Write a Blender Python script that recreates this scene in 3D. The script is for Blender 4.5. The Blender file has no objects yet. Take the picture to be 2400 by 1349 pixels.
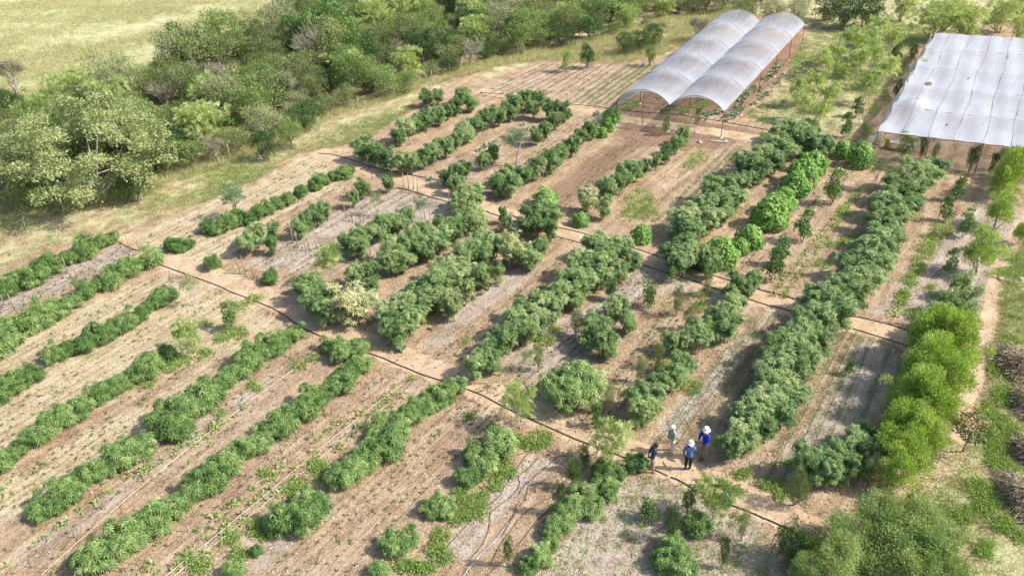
import bpy, math, random
import numpy as np
from mathutils import Vector, Matrix

# ---------------------------------------------------------------- camera, world, sun, exposure
scene = bpy.context.scene
col = scene.collection
CAM_H = 27.5
F = 1867.0                                   # focal length in photo pixels (photo 2400 wide)
_d = np.array([96.0, 2809.0, F]); _d /= np.linalg.norm(_d)
_z = np.array([0, 0, 1.0]); _Y = _z - (_z @ _d) * _d; _Y /= np.linalg.norm(_Y)
_U = -_d; _X = np.cross(_Y, _U)
RM = np.array([_X, _Y, _U])                  # camera axes (x right, y down, z forward) -> world

def ray(px, py): return RM @ np.array([px - 1200.0, py - 674.5, F])
def G(px, py, h=0.0):
    r = ray(px, py); t = (h - CAM_H) / r[2]
    return np.array([r[0] * t, r[1] * t, h])
def proj(P):
    c = (np.asarray(P) - np.array([0, 0, CAM_H])) @ RM
    return np.stack([1200 + F * c[..., 0] / c[..., 2], 674.5 + F * c[..., 1] / c[..., 2]], -1)
def dist(P): return float(np.linalg.norm(np.asarray(P) - np.array([0, 0, CAM_H])))

cam_data = bpy.data.cameras.new('camera'); cam = bpy.data.objects.new('camera', cam_data); col.objects.link(cam)
cam_data.sensor_width = 36.0; cam_data.lens = F / 2400 * 36.0
cam_data.clip_end = 3000; cam_data.clip_start = 0.5
m = Matrix(((RM[0][0], -RM[0][1], -RM[0][2], 0), (RM[1][0], -RM[1][1], -RM[1][2], 0),
            (RM[2][0], -RM[2][1], -RM[2][2], CAM_H), (0, 0, 0, 1)))
cam.matrix_world = m
scene.camera = cam

SUN_EL = math.radians(44); SUN_AZ = math.radians(-9)      # azimuth measured from +X towards +Y
world = bpy.data.worlds.new('World'); scene.world = world; world.use_nodes = True
nt = world.node_tree; nt.nodes.clear()
sky = nt.nodes.new('ShaderNodeTexSky'); sky.sky_type = 'NISHITA'; sky.sun_disc = False
sky.sun_elevation = SUN_EL; sky.sun_rotation = math.pi / 2 - SUN_AZ
sky.air_density = 1.0; sky.dust_density = 2.0
bgn = nt.nodes.new('ShaderNodeBackground'); bgn.inputs[1].default_value = 0.15
outn = nt.nodes.new('ShaderNodeOutputWorld')
nt.links.new(sky.outputs[0], bgn.inputs[0]); nt.links.new(bgn.outputs[0], outn.inputs[0])
sd = bpy.data.lights.new('sun', 'SUN'); sd.energy = 4.1; sd.angle = math.radians(0.55); sd.color = (1.0, 0.955, 0.885)
sun = bpy.data.objects.new('sun', sd); col.objects.link(sun)
sv = Vector((math.cos(SUN_EL) * math.cos(SUN_AZ), math.cos(SUN_EL) * math.sin(SUN_AZ), math.sin(SUN_EL)))
sun.rotation_euler = sv.to_track_quat('Z', 'Y').to_euler(); sun.location = (30, -5, 60)
scene.view_settings.view_transform = 'Standard'; scene.view_settings.look = 'None'
scene.view_settings.exposure = 0.74; scene.view_settings.gamma = 1.0
scene.render.engine = 'CYCLES'
scene.cycles.max_bounces = 5; scene.cycles.diffuse_bounces = 3; scene.cycles.transmission_bounces = 4
scene.cycles.transparent_max_bounces = 10; scene.cycles.glossy_bounces = 2

rnd = random.Random(7)
nr = np.random.RandomState(11)

# ---------------------------------------------------------------- helpers
def tag(o, label=None, cat=None, group=None, kind=None):
    if label: o['label'] = label
    if cat: o['category'] = cat
    if group: o['group'] = group
    if kind: o['kind'] = kind
    return o
def link(name, data, parent=None, loc=None, rot=None, scale=None):
    o = bpy.data.objects.new(name, data); col.objects.link(o)
    if parent is not None: o.parent = parent
    if loc is not None: o.location = tuple(float(v) for v in loc)
    if rot is not None: o.rotation_euler = rot
    if scale is not None: o.scale = scale
    return o
ORD = ['first', 'second', 'third', 'fourth', 'fifth', 'sixth', 'seventh', 'eighth', 'ninth', 'tenth', 'eleventh', 'twelfth',
       'thirteenth', 'fourteenth', 'fifteenth', 'sixteenth', 'seventeenth', 'eighteenth', 'nineteenth', 'twentieth']
def ordw(i):
    if i < 20: return ORD[i]
    n = i + 1
    return '%d%s' % (n, 'th' if 10 <= n % 100 <= 20 else {1: 'st', 2: 'nd', 3: 'rd'}.get(n % 10, 'th'))
def mesh_np(name, V, Fq, mats, tint=None, smooth=False, midx=None):
    """V (n,3), Fq (m,k) all same arity"""
    me = bpy.data.meshes.new(name)
    V = np.asarray(V, dtype=np.float32); Fq = np.asarray(Fq, dtype=np.int32)
    n, k = Fq.shape
    me.vertices.add(len(V)); me.vertices.foreach_set('co', V.ravel())
    me.loops.add(n * k); me.loops.foreach_set('vertex_index', Fq.ravel())
    me.polygons.add(n); me.polygons.foreach_set('loop_start', np.arange(0, n * k, k, dtype=np.int32))
    try: me.polygons.foreach_set('loop_total', np.full(n, k, dtype=np.int32))
    except Exception: pass
    for mt in (mats if isinstance(mats, (list, tuple)) else [mats]): me.materials.append(mt)
    if midx is not None: me.polygons.foreach_set('material_index', np.asarray(midx, dtype=np.int32))
    if tint is not None:
        a = me.attributes.new('tint', 'FLOAT', 'FACE'); a.data.foreach_set('value', np.asarray(tint, dtype=np.float32))
    me.polygons.foreach_set('use_smooth', np.full(n, smooth, dtype=bool))
    me.update(calc_edges=True); me.validate()
    return me
class MB:
    """collects quads and tris"""
    def __init__(s): s.v = []; s.f = []; s.m = []
    def add(s, V, Fs, mi=0):
        b = len(s.v); s.v += [tuple(map(float, p)) for p in V]; s.f += [tuple(i + b for i in f) for f in Fs]; s.m += [mi] * len(Fs)
    def tube(s, pts, rad, n=6, mi=0, cap=True):
        pts = [np.asarray(p, float) for p in pts]
        if np.isscalar(rad): rad = [rad] * len(pts)
        V = []; Fs = []
        for i, p in enumerate(pts):
            t = pts[min(i + 1, len(pts) - 1)] - pts[max(i - 1, 0)]; t = t / (np.linalg.norm(t) + 1e-9)
            a = np.cross(t, [0, 0, 1.0]) if abs(t[2]) < .95 else np.cross(t, [1.0, 0, 0]); a /= np.linalg.norm(a); b = np.cross(t, a)
            for k in range(n):
                an = 2 * math.pi * k / n; V.append(p + rad[i] * (math.cos(an) * a + math.sin(an) * b))
        for i in range(len(pts) - 1):
            for k in range(n):
                Fs.append((i * n + k, i * n + (k + 1) % n, (i + 1) * n + (k + 1) % n, (i + 1) * n + k))
        if cap: Fs.append(tuple(range(n - 1, -1, -1))); Fs.append(tuple((len(pts) - 1) * n + k for k in range(n)))
        s.add(V, Fs, mi)
    def box(s, c, e, rz=0, mi=0):
        cx, cy, cz = c; ca, sa = math.cos(rz), math.sin(rz); V = []
        for dx in (-1, 1):
            for dy in (-1, 1):
                for dz in (-1, 1):
                    x, y = dx * e[0] / 2, dy * e[1] / 2
                    V.append((cx + x * ca - y * sa, cy + x * sa + y * ca, cz + dz * e[2] / 2))
        s.add(V, [(0, 1, 3, 2), (4, 6, 7, 5), (0, 4, 5, 1), (2, 3, 7, 6), (0, 2, 6, 4), (1, 5, 7, 3)], mi)
    def mesh(s, name, mats, smooth=True):
        me = bpy.data.meshes.new(name); me.from_pydata(s.v, [], s.f)
        for mt in (mats if isinstance(mats, (list, tuple)) else [mats]): me.materials.append(mt)
        me.polygons.foreach_set('material_index', s.m)
        me.polygons.foreach_set('use_smooth', [smooth] * len(s.f)); me.update(); return me

# ---------------------------------------------------------------- materials
def new_mat(name):
    mt = bpy.data.materials.new(name); mt.use_nodes = True; n = mt.node_tree; n.nodes.clear()
    return mt, n, n.nodes.new('ShaderNodeOutputMaterial')
def ramp(n, stops):
    r = n.nodes.new('ShaderNodeValToRGB'); e = r.color_ramp.elements
    while len(e) < len(stops): e.new(0.5)
    for i, (p, c) in enumerate(stops): e[i].position = p; e[i].color = (*c, 1)
    return r
def mth(n, op, a, b=None, clamp=False):
    q = n.nodes.new('ShaderNodeMath'); q.operation = op; q.use_clamp = clamp
    for i, v in enumerate((a, b)):
        if v is None: continue
        if isinstance(v, (int, float)): q.inputs[i].default_value = v
        else: n.links.new(v, q.inputs[i])
    return q.outputs[0]
def noise(n, vec, scale, detail=3, rough=.55, out=0):
    q = n.nodes.new('ShaderNodeTexNoise'); q.inputs['Scale'].default_value = scale; q.inputs['Detail'].default_value = detail
    q.inputs['Roughness'].default_value = rough
    if vec is not None: n.links.new(vec, q.inputs['Vector'])
    return q.outputs[out]
def mixc(n, fac, a, b, mode='MIX'):
    q = n.nodes.new('ShaderNodeMix'); q.data_type = 'RGBA'; q.blend_type = mode
    if isinstance(fac, (int, float)): q.inputs[0].default_value = fac
    else: n.links.new(fac, q.inputs[0])
    for i, v in ((6, a), (7, b)):
        if isinstance(v, tuple): q.inputs[i].default_value = (*v, 1)
        else: n.links.new(v, q.inputs[i])
    return q.outputs[2]
def leaf_mat(name, stops, trans=.32, rough=.5, spec=.35, objw=.35, tcol=(1.25, 1.25, .7)):
    mt, n, out = new_mat(name)
    at = n.nodes.new('ShaderNodeAttribute'); at.attribute_name = 'tint'
    oi = n.nodes.new('ShaderNodeObjectInfo')
    f = mth(n, 'ADD', mth(n, 'MULTIPLY', at.outputs['Fac'], 1 - objw), mth(n, 'MULTIPLY', oi.outputs['Random'], objw))
    r = ramp(n, stops); n.links.new(f, r.inputs[0])
    p = n.nodes.new('ShaderNodeBsdfPrincipled'); p.inputs['Roughness'].default_value = rough
    p.inputs['Specular IOR Level'].default_value = spec
    n.links.new(r.outputs[0], p.inputs['Base Color'])
    t = n.nodes.new('ShaderNodeBsdfTranslucent')
    tc = mixc(n, 1.0, r.outputs[0], tcol, 'MULTIPLY'); n.links.new(tc, t.inputs[0])
    mx = n.nodes.new('ShaderNodeMixShader'); mx.inputs[0].default_value = trans
    n.links.new(p.outputs[0], mx.inputs[1]); n.links.new(t.outputs[0], mx.inputs[2]); n.links.new(mx.outputs[0], out.inputs[0])
    return mt
def simple_mat(name, c, rough=.7, spec=.3, var=.25, scale=6., metal=0, c2=None):
    mt, n, out = new_mat(name)
    tc = n.nodes.new('ShaderNodeTexCoord'); f = noise(n, tc.outputs['Object'], scale, 4)
    c2 = c2 or tuple(v * (1 - var) for v in c)
    r = ramp(n, [(.3, c2), (.7, c)]); n.links.new(f, r.inputs[0])
    p = n.nodes.new('ShaderNodeBsdfPrincipled'); p.inputs['Roughness'].default_value = rough
    p.inputs['Specular IOR Level'].default_value = spec; p.inputs['Metallic'].default_value = metal
    n.links.new(r.outputs[0], p.inputs['Base Color'])
    bp = n.nodes.new('ShaderNodeBump'); bp.inputs['Strength'].default_value = .3; bp.inputs['Distance'].default_value = .02
    n.links.new(noise(n, tc.outputs['Object'], scale * 4, 3), bp.inputs['Height']); n.links.new(bp.outputs[0], p.inputs['Normal'])
    n.links.new(p.outputs[0], out.inputs[0]); return mt

M = {}
M['cassava'] = leaf_mat('cassava_leaf', [(0, (.055, .115, .032)), (.28, (.145, .235, .078)), (.55, (.26, .355, .135)), (.8, (.39, .46, .21)), (1, (.58, .60, .33))], trans=.32, rough=.55, spec=.3, objw=.34)
M['cassava_low'] = leaf_mat('cassava_low_leaf', [(0, (.044, .104, .022)), (.3, (.12, .215, .055)), (.58, (.225, .335, .10)), (.8, (.35, .44, .165)), (1, (.55, .59, .28))], trans=.3, rough=.5, spec=.35, objw=.26)
M['pale'] = leaf_mat('cream_blossom_leaf', [(0, (.14, .22, .08)), (.25, (.30, .35, .15)), (.5, (.55, .52, .29)), (1, (.74, .67, .44))], objw=.1)
M['halfpale'] = leaf_mat('yellowing_leaf', [(0, (.09, .16, .055)), (.4, (.22, .30, .11)), (.7, (.44, .46, .20)), (1, (.62, .58, .30))])
M['vine'] = leaf_mat('vine_leaf', [(0, (.09, .20, .03)), (.5, (.20, .36, .07)), (.85, (.30, .47, .12)), (1, (.45, .56, .16))], trans=.3, objw=.2)
M['moringa'] = leaf_mat('feathery_leaf', [(0, (.22, .30, .10)), (.5, (.37, .45, .17)), (1, (.58, .62, .30))], trans=.42)
M['willow'] = leaf_mat('yellow_green_leaf', [(0, (.14, .24, .03)), (.5, (.28, .40, .075)), (1, (.50, .58, .19))], trans=.40, objw=.08)
M['olive'] = leaf_mat('olive_leaf', [(0, (.07, .105, .03)), (.5, (.18, .23, .07)), (1, (.36, .39, .16))], trans=.28, objw=.45)
M['dark'] = leaf_mat('dark_leaf', [(0, (.025, .060, .016)), (.5, (.06, .125, .03)), (1, (.13, .22, .055))], trans=.22)
M['light'] = leaf_mat('light_leaf', [(0, (.10, .165, .04)), (.5, (.195, .28, .08)), (1, (.34, .41, .16))], trans=.32)
M['grey'] = leaf_mat('grey_green_leaf', [(0, (.16, .20, .08)), (.5, (.27, .31, .14)), (1, (.40, .43, .22))], trans=.28)
M['bluegreen'] = leaf_mat('blue_green_leaf', [(0, (.075, .15, .07)), (.5, (.15, .24, .115)), (1, (.25, .34, .17))], trans=.3)
M['cream'] = leaf_mat('cream_leaf', [(0, (.11, .17, .05)), (.35, (.27, .33, .125)), (.75, (.47, .49, .25)), (1, (.66, .63, .42))], trans=.3)
M['citrus'] = leaf_mat('glossy_leaf', [(0, (.05, .12, .025)), (.5, (.11, .21, .05)), (1, (.26, .36, .12))], trans=.25, rough=.35)
M['mango'] = leaf_mat('mango_leaf', [(0, (.03, .08, .03)), (.55, (.08, .16, .05)), (.82, (.17, .22, .08)), (.93, (.36, .20, .07)), (1, (.48, .22, .08))], trans=.2, objw=0, rough=.35)
M['forefeather'] = leaf_mat('pale_feather_leaf', [(0, (.12, .20, .06)), (.5, (.27, .37, .13)), (1, (.52, .58, .27))], trans=.42)
M['twig'] = leaf_mat('dry_twig', [(0, (.17, .15, .085)), (.5, (.30, .27, .175)), (1, (.46, .43, .32))], trans=.0, tcol=(1, 1, 1))
M['seedling'] = leaf_mat('seedling_leaf', [(0, (.06, .12, .04)), (.5, (.12, .2, .06)), (1, (.26, .33, .12))])
M['bean'] = leaf_mat('bean_leaf', [(0, (.20, .28, .07)), (.5, (.33, .41, .13)), (1, (.48, .53, .22))], trans=.3)
M['cabbage'] = leaf_mat('cabbage_leaf', [(0, (.15, .24, .14)), (.5, (.28, .38, .24)), (1, (.45, .52, .38))], trans=.15)
M['weed'] = leaf_mat('weed_leaf', [(0, (.14, .22, .05)), (.5, (.24, .36, .09)), (1, (.40, .48, .18))], trans=.35)
M['onion'] = leaf_mat('onion_leaf', [(0, (.12, .22, .10)), (.5, (.20, .32, .17)), (1, (.33, .44, .27))], trans=.3)
M['grass_dry'] = leaf_mat('dry_grass', [(0, (.27, .29, .10)), (.4, (.41, .42, .18)), (.75, (.53, .49, .27)), (1, (.64, .58, .38))], trans=.3, tcol=(1.1, 1.05, .8))
M['grass_green'] = leaf_mat('green_grass', [(0, (.14, .21, .05)), (.45, (.25, .34, .10)), (.8, (.40, .42, .18)), (1, (.55, .50, .29))], trans=.3)
M['litter'] = leaf_mat('litter', [(0, (.10, .07, .04)), (.4, (.20, .14, .09)), (.7, (.45, .36, .25)), (1, (.70, .62, .48))], trans=.0, objw=0)
M['bark'] = simple_mat('bark', (.33, .27, .21), .85, c2=(.17, .135, .10), scale=9)
M['pinkbark'] = simple_mat('cassava_bark', (.42, .31, .25), .8, c2=(.24, .17, .13), scale=9)
M['palebark'] = simple_mat('pale_bark', (.50, .46, .40), .85, c2=(.28, .25, .21), scale=8)
M['stake'] = simple_mat('weathered_stake', (.40, .29, .20), .85, c2=(.22, .15, .10), scale=10)
M['cane'] = simple_mat('thin_cane', (.25, .19, .13), .85, c2=(.13, .10, .07), scale=10)
M['rust'] = simple_mat('rusty_pole', (.26, .085, .055), .65, c2=(.14, .05, .035), scale=12)
M['hose'] = simple_mat('black_hose', (.055, .050, .046), .55, c2=(.018, .020, .024), scale=1.3)
M['drip'] = simple_mat('drip_line', (.10, .082, .070), .7, var=.4)
M['silverdrip'] = simple_mat('silvery_drip_tape', (.34, .35, .40), .35, spec=.8, c2=(.12, .12, .14), scale=3)
M['string'] = simple_mat('pale_string', (.72, .66, .55), .8, var=.2)
M['concrete'] = simple_mat('concrete_foot', (.55, .52, .47), .9)
M['yellow'] = simple_mat('yellow_plastic', (.62, .50, .08), .5)
M['stone'] = simple_mat('stone', (.50, .45, .38), .9)

# ---------------------------------------------------------------- ground
def inpoly(P, poly):
    x, y = P[..., 0], P[..., 1]; ins = np.zeros(x.shape, bool); n = len(poly)
    for i in range(n):
        x1, y1 = poly[i]; x2, y2 = poly[(i + 1) % n]
        c = ((y1 > y) != (y2 > y)); xi = (x2 - x1) * (y - y1) / (y2 - y1 + 1e-12) + x1
        ins ^= c & (x < xi)
    return ins
def wpoly(pp): return [tuple(G(*p)[:2]) for p in pp]        # outline read off the photo -> metres on the ground
Z = {}
Z['field'] = [(-900, -300), (900, -300), (760, -60), (640, 40), (520, 110), (390, 160), (180, 215), (0, 250), (-900, 420)]
Z['thicket'] = [(-900, 420), (0, 240), (180, 205), (390, 150), (520, 100), (640, 30), (760, -60), (900, -300), (1900, -300), (1800, 20), (1560, 60), (1400, 85), (1350, 110), (1220, 125), (1100, 150), (1000, 200), (880, 240), (760, 280), (680, 325), (560, 365), (380, 430), (200, 470), (0, 490), (-600, 620)]
Z['verge'] = [(-600, 620), (0, 485), (200, 465), (380, 425), (560, 360), (680, 320), (760, 275), (880, 236), (1000, 196), (1090, 165), (1045, 205), (985, 235), (960, 262), (880, 315), (790, 345), (700, 360), (600, 425), (420, 500), (320, 530), (255, 545), (120, 590), (0, 645), (-600, 900)]
Z['topgrass'] = [(1090, 155), (1220, 122), (1350, 105), (1400, 80), (1560, 50), (1900, -100), (3600, -300), (3600, 100), (2300, 60), (2150, 110), (2000, 330), (1960, 330), (1760, 280), (1850, 140), (1890, 60), (1700, 30), (1560, 140), (1440, 152), (1270, 146), (1120, 200)]
Z['right'] = [(2400, 560), (2340, 650), (2330, 760), (2300, 900), (2290, 980), (2200, 1050), (2120, 1150), (2000, 1200), (1850, 1240), (1850, 1700), (4000, 1700), (4000, 500)]
Z['right2'] = [(2350, 420), (2400, 380), (4000, 380), (4000, 700), (2400, 560)]
STRAW = [[(-700, 1150), (-60, 830), (375, 640), (480, 660), (700, 770), (420, 860), (0, 1085), (-700, 1500)],
         [(250, 560), (420, 508), (600, 432), (700, 364), (800, 348), (900, 400), (800, 440), (620, 520), (560, 590), (480, 640)],
         [(0, 1130), (300, 960), (600, 800), (700, 800), (200, 1120), (-300, 1400), (-400, 1300)]]
MULCH = [[(-600, 980), (0, 690), (280, 570), (335, 590), (190, 660), (0, 745), (-600, 1060)],
         [(1110, 215), (1270, 146), (1560, 148), (1460, 225), (1330, 245), (1200, 222)],
         [(20, 1310), (200, 1180), (380, 1060), (560, 920), (700, 830), (740, 815), (640, 900), (400, 1080), (200, 1230), (60, 1349)],
         [(1250, 1349), (1330, 1230), (1440, 1115), (1560, 1110), (1760, 1215), (1840, 1300), (1850, 1500), (1150, 1500)],
         [(990, 800), (1120, 690), (1230, 610), (1290, 620), (1180, 700), (1060, 800), (1000, 850)],
         [(1160, 850), (1280, 760), (1500, 640), (1560, 650), (1400, 830), (1240, 900)],
         [(1520, 1030), (1600, 930), (1760, 760), (1830, 735), (1750, 830), (1640, 980), (1560, 1060)],
         [(960, 1349), (1040, 1260), (1190, 1100), (1290, 1050), (1310, 1080), (1150, 1230), (1060, 1349)],
         [(560, 620), (700, 540), (900, 440), (1060, 470), (1060, 500), (860, 590), (700, 640)],
         [(1800, 1090), (1900, 980), (2010, 780), (2120, 810), (2060, 960), (1920, 1120)],
         [(1430, 640), (1500, 600), (1700, 640), (1840, 700), (2000, 760), (2250, 500), (2400, 440), (2340, 700), (2160, 740), (1850, 740), (1640, 700)],
         [(560, 1300), (700, 1210), (800, 1140), (840, 1170), (700, 1270), (620, 1349)]]
DARK = [[(1440, 320), (1480, 262), (1700, 290), (1790, 310), (1690, 350), (1500, 345)],
        [(1240, 480), (1420, 340), (1520, 330), (1330, 490)],
        [(1460, 265), (1600, 130), (1760, 130), (1870, 70), (1900, 110), (1740, 270)]]
xs = np.concatenate([np.linspace(-900, -95, 24), np.arange(-90, 90, .3), np.linspace(95, 900, 24)])
ys = np.concatenate([np.linspace(-300, 8, 12), np.arange(12, 150, .3), np.linspace(156, 1500, 24)])
GX, GY = np.meshgrid(xs, ys)
jx = np.where(np.abs(GX) < 90, .1, 0) * nr.randn(*GX.shape); jy = np.where((GY > 12) & (GY < 150), .1, 0) * nr.randn(*GX.shape)
PXY = np.stack([GX, GY], -1)
nx_, ny_ = len(xs), len(ys)
masks = np.zeros((ny_, nx_, 4), np.float32)
def addz(poly, ch, v=1.0):
    ins = inpoly(PXY, wpoly(poly)); masks[..., ch] = np.where(ins, np.maximum(masks[..., ch], v), masks[..., ch])
for k, v in (('field', 1), ('thicket', .55), ('verge', .56), ('topgrass', .6), ('right', .62), ('right2', .45)): addz(Z[k], 0, v)
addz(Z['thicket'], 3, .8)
masks[..., 0] = np.where(np.abs(GX) > 92, .8, masks[..., 0]); masks[..., 0] = np.where(GY > 140, .9, masks[..., 0])
for p_i, p in enumerate(MULCH): addz(p, 1, .45 if p_i == 1 else 1.0)
for p in STRAW: addz(p, 2)
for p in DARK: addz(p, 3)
def blur(a, k):
    for ax in (0, 1):
        c = np.cumsum(np.concatenate([np.repeat(a.take([0], ax), k + 1, ax), a, np.repeat(a.take([-1], ax), k, ax)], ax), ax)
        n_ = a.shape[ax]; a = (c.take(range(2 * k + 1, 2 * k + 1 + n_), ax) - c.take(range(0, n_), ax)) / (2 * k + 1)
    return a
for c_ in range(4): masks[..., c_] = blur(blur(masks[..., c_].astype(np.float64), 2), 1 if c_ in (1, 2) else 2)
V = np.stack([GX + jx * 0, GY + jy * 0, np.zeros_like(GX)], -1).reshape(-1, 3)
ii = (np.arange(ny_ - 1)[:, None] * nx_ + np.arange(nx_ - 1)[None, :]).ravel()
gf = np.stack([ii, ii + 1, ii + 1 + nx_, ii + nx_], -1)

ROWAZ = math.radians(54)
def soil_nodes(n, kind):
    tc = n.nodes.new('ShaderNodeNewGeometry'); P = tc.outputs['Position']
    mp = n.nodes.new('ShaderNodeMapping'); mp.vector_type = 'TEXTURE'; mp.inputs['Rotation'].default_value = (0, 0, ROWAZ); n.links.new(P, mp.inputs['Vector'])
    R = mp.outputs[0]                                            # x runs along the crop rows
    st = n.nodes.new('ShaderNodeMapping'); st.inputs['Scale'].default_value = (.22, 1.6, 1); n.links.new(R, st.inputs['Vector'])
    big = noise(n, P, .12, 4); mid = noise(n, P, .9, 5); fine = noise(n, P, 7, 5, .7); vfine = noise(n, P, 26, 3, .7)
    streak = noise(n, st.outputs[0], 1.2, 5, .6)
    return P, R, big, mid, fine, vfine, streak
def ground_mat():
    mt, n, out = new_mat('field_soil'); L = n.links
    P, R, big, mid, fine, vfine, streak = soil_nodes(n, 0)
    at = n.nodes.new('ShaderNodeAttribute'); at.attribute_name = 'zones'
    sp = n.nodes.new('ShaderNodeSeparateColor'); L.new(at.outputs['Color'], sp.inputs[0])
    grass, mulch, straw, dark = sp.outputs[0], sp.outputs[1], sp.outputs[2], at.outputs['Alpha']
    v = mth(n, 'ADD', mth(n, 'MULTIPLY', streak, .27), mth(n, 'ADD', mth(n, 'MULTIPLY', fine, .45), mth(n, 'MULTIPLY', mid, .28)))
    r_soil = ramp(n, [(.36, (.15, .088, .05)), (.45, (.30, .203, .125)), (.53, (.45, .325, .208)), (.64, (.585, .45, .305))]); L.new(v, r_soil.inputs[0])
    r_straw = ramp(n, [(.37, (.20, .14, .075)), (.45, (.40, .31, .18)), (.53, (.535, .435, .275)), (.64, (.64, .54, .37))]); L.new(v, r_straw.inputs[0])
    r_mulch = ramp(n, [(.37, (.16, .11, .075)), (.45, (.32, .25, .19)), (.54, (.46, .385, .315)), (.65, (.61, .54, .46))]); L.new(v, r_mulch.inputs[0])
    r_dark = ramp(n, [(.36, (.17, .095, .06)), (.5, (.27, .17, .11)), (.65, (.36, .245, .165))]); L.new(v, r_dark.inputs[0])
    gv = mth(n, 'ADD', mth(n, 'MULTIPLY', mid, .35), mth(n, 'ADD', mth(n, 'MULTIPLY', fine, .4), mth(n, 'MULTIPLY', big, .25)))
    r_gr = ramp(n, [(.38, (.20, .22, .08)), (.46, (.36, .37, .16)), (.54, (.50, .47, .26)), (.63, (.60, .53, .35))]); L.new(gv, r_gr.inputs[0])
    def soft(a, nz, k=3.0, off=-.0):
        # mask edge broken up by noise
        q = mth(n, 'ADD', a, mth(n, 'MULTIPLY', mth(n, 'SUBTRACT', nz, .5), 1.5))
        return mth(n, 'MULTIPLY', mth(n, 'SUBTRACT', q, .42), k, True)
    c = mixc(n, soft(straw, mid), r_soil.outputs[0], r_straw.outputs[0])
    # thin dry-grass patches everywhere in the beds
    c = mixc(n, mth(n, 'MULTIPLY', soft(mulch, mixg(n, mid, streak), 2.8), .9), c, r_mulch.outputs[0])
    c = mixc(n, mth(n, 'MULTIPLY', mth(n, 'MULTIPLY', mth(n, 'SUBTRACT', big, .52), 6, True), .35), c, r_mulch.outputs[0])
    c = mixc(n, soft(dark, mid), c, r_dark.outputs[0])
    c = mixc(n, soft(grass, mixg(n, mid, fine), 3.5), c, r_gr.outputs[0])
    c = mixc(n, mth(n, 'MULTIPLY', mth(n, 'MULTIPLY', mth(n, 'SUBTRACT', noise(n, P, .33, 5, .65), .5), 5, True), .5), c, mixc(n, 1.0, c, (.62, .55, .50), 'MULTIPLY'))
    # clods, bits of debris
    vo = n.nodes.new('ShaderNodeTexVoronoi'); vo.inputs['Scale'].default_value = 3.1; L.new(P, vo.inputs['Vector'])
    sp1 = mth(n, 'MULTIPLY', mth(n, 'LESS_THAN', vo.outputs['Distance'], .17), mth(n, 'GREATER_THAN', vfine, .5))
    c = mixc(n, mth(n, 'MULTIPLY', sp1, .45), c, (.16, .12, .07))
    p = n.nodes.new('ShaderNodeBsdfPrincipled'); p.inputs['Roughness'].default_value = .95; p.inputs['Specular IOR Level'].default_value = .1
    L.new(c, p.inputs['Base Color'])
    wv = n.nodes.new('ShaderNodeTexWave'); wv.bands_direction = 'Y'; wv.inputs['Scale'].default_value = .62; wv.inputs['Distortion'].default_value = 5
    wv.inputs['Detail Scale'].default_value = .7; L.new(R, wv.inputs['Vector'])
    mp2 = 0
    hgt = mth(n, 'ADD', mth(n, 'MULTIPLY', wv.outputs['Fac'], mth(n, 'SUBTRACT', .018, mth(n, 'MULTIPLY', grass, .018))),
              mth(n, 'ADD', mth(n, 'MULTIPLY', fine, .14), mth(n, 'ADD', mth(n, 'MULTIPLY', vfine, .035), mth(n, 'MULTIPLY', mid, .12))))
    bp = n.nodes.new('ShaderNodeBump'); bp.inputs['Strength'].default_value = .85; bp.inputs['Distance'].default_value = 1.0
    L.new(hgt, bp.inputs['Height']); L.new(bp.outputs[0], p.inputs['Normal']); L.new(p.outputs[0], out.inputs[0])
    return mt
def mixg(n, a, b): return mth(n, 'ADD', mth(n, 'MULTIPLY', a, .6), mth(n, 'MULTIPLY', b, .4))
def path_mat():
    mt, n, out = new_mat('trodden_path'); L = n.links
    P, R, big, mid, fine, vfine, streak = soil_nodes(n, 1)
    v = mth(n, 'ADD', mth(n, 'MULTIPLY', mid, .55), mth(n, 'MULTIPLY', fine, .45))
    r = ramp(n, [(.34, (.32, .21, .13)), (.48, (.45, .32, .205)), (.62, (.545, .41, .275))]); L.new(v, r.inputs[0])
    p = n.nodes.new('ShaderNodeBsdfPrincipled'); p.inputs['Roughness'].default_value = .95; p.inputs['Specular IOR Level'].default_value = .1
    L.new(r.outputs[0], p.inputs['Base Color'])
    bp = n.nodes.new('ShaderNodeBump'); bp.inputs['Strength'].default_value = .7; bp.inputs['Distance'].default_value = 1.0
    L.new(mth(n, 'ADD', mth(n, 'MULTIPLY', fine, .06), mth(n, 'MULTIPLY', mid, .08)), bp.inputs['Height']); L.new(bp.outputs[0], p.inputs['Normal'])
    L.new(p.outputs[0], out.inputs[0]); return mt
M['ground'] = ground_mat(); M['path'] = path_mat()
gm = mesh_np('ground', V, gf, M['ground'])
ca = gm.attributes.new('zones', 'FLOAT_COLOR', 'POINT'); ca.data.foreach_set('color', masks.reshape(-1, 4).ravel().astype(np.float32))
g = link('ground', gm); tag(g, kind='structure')

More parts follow.
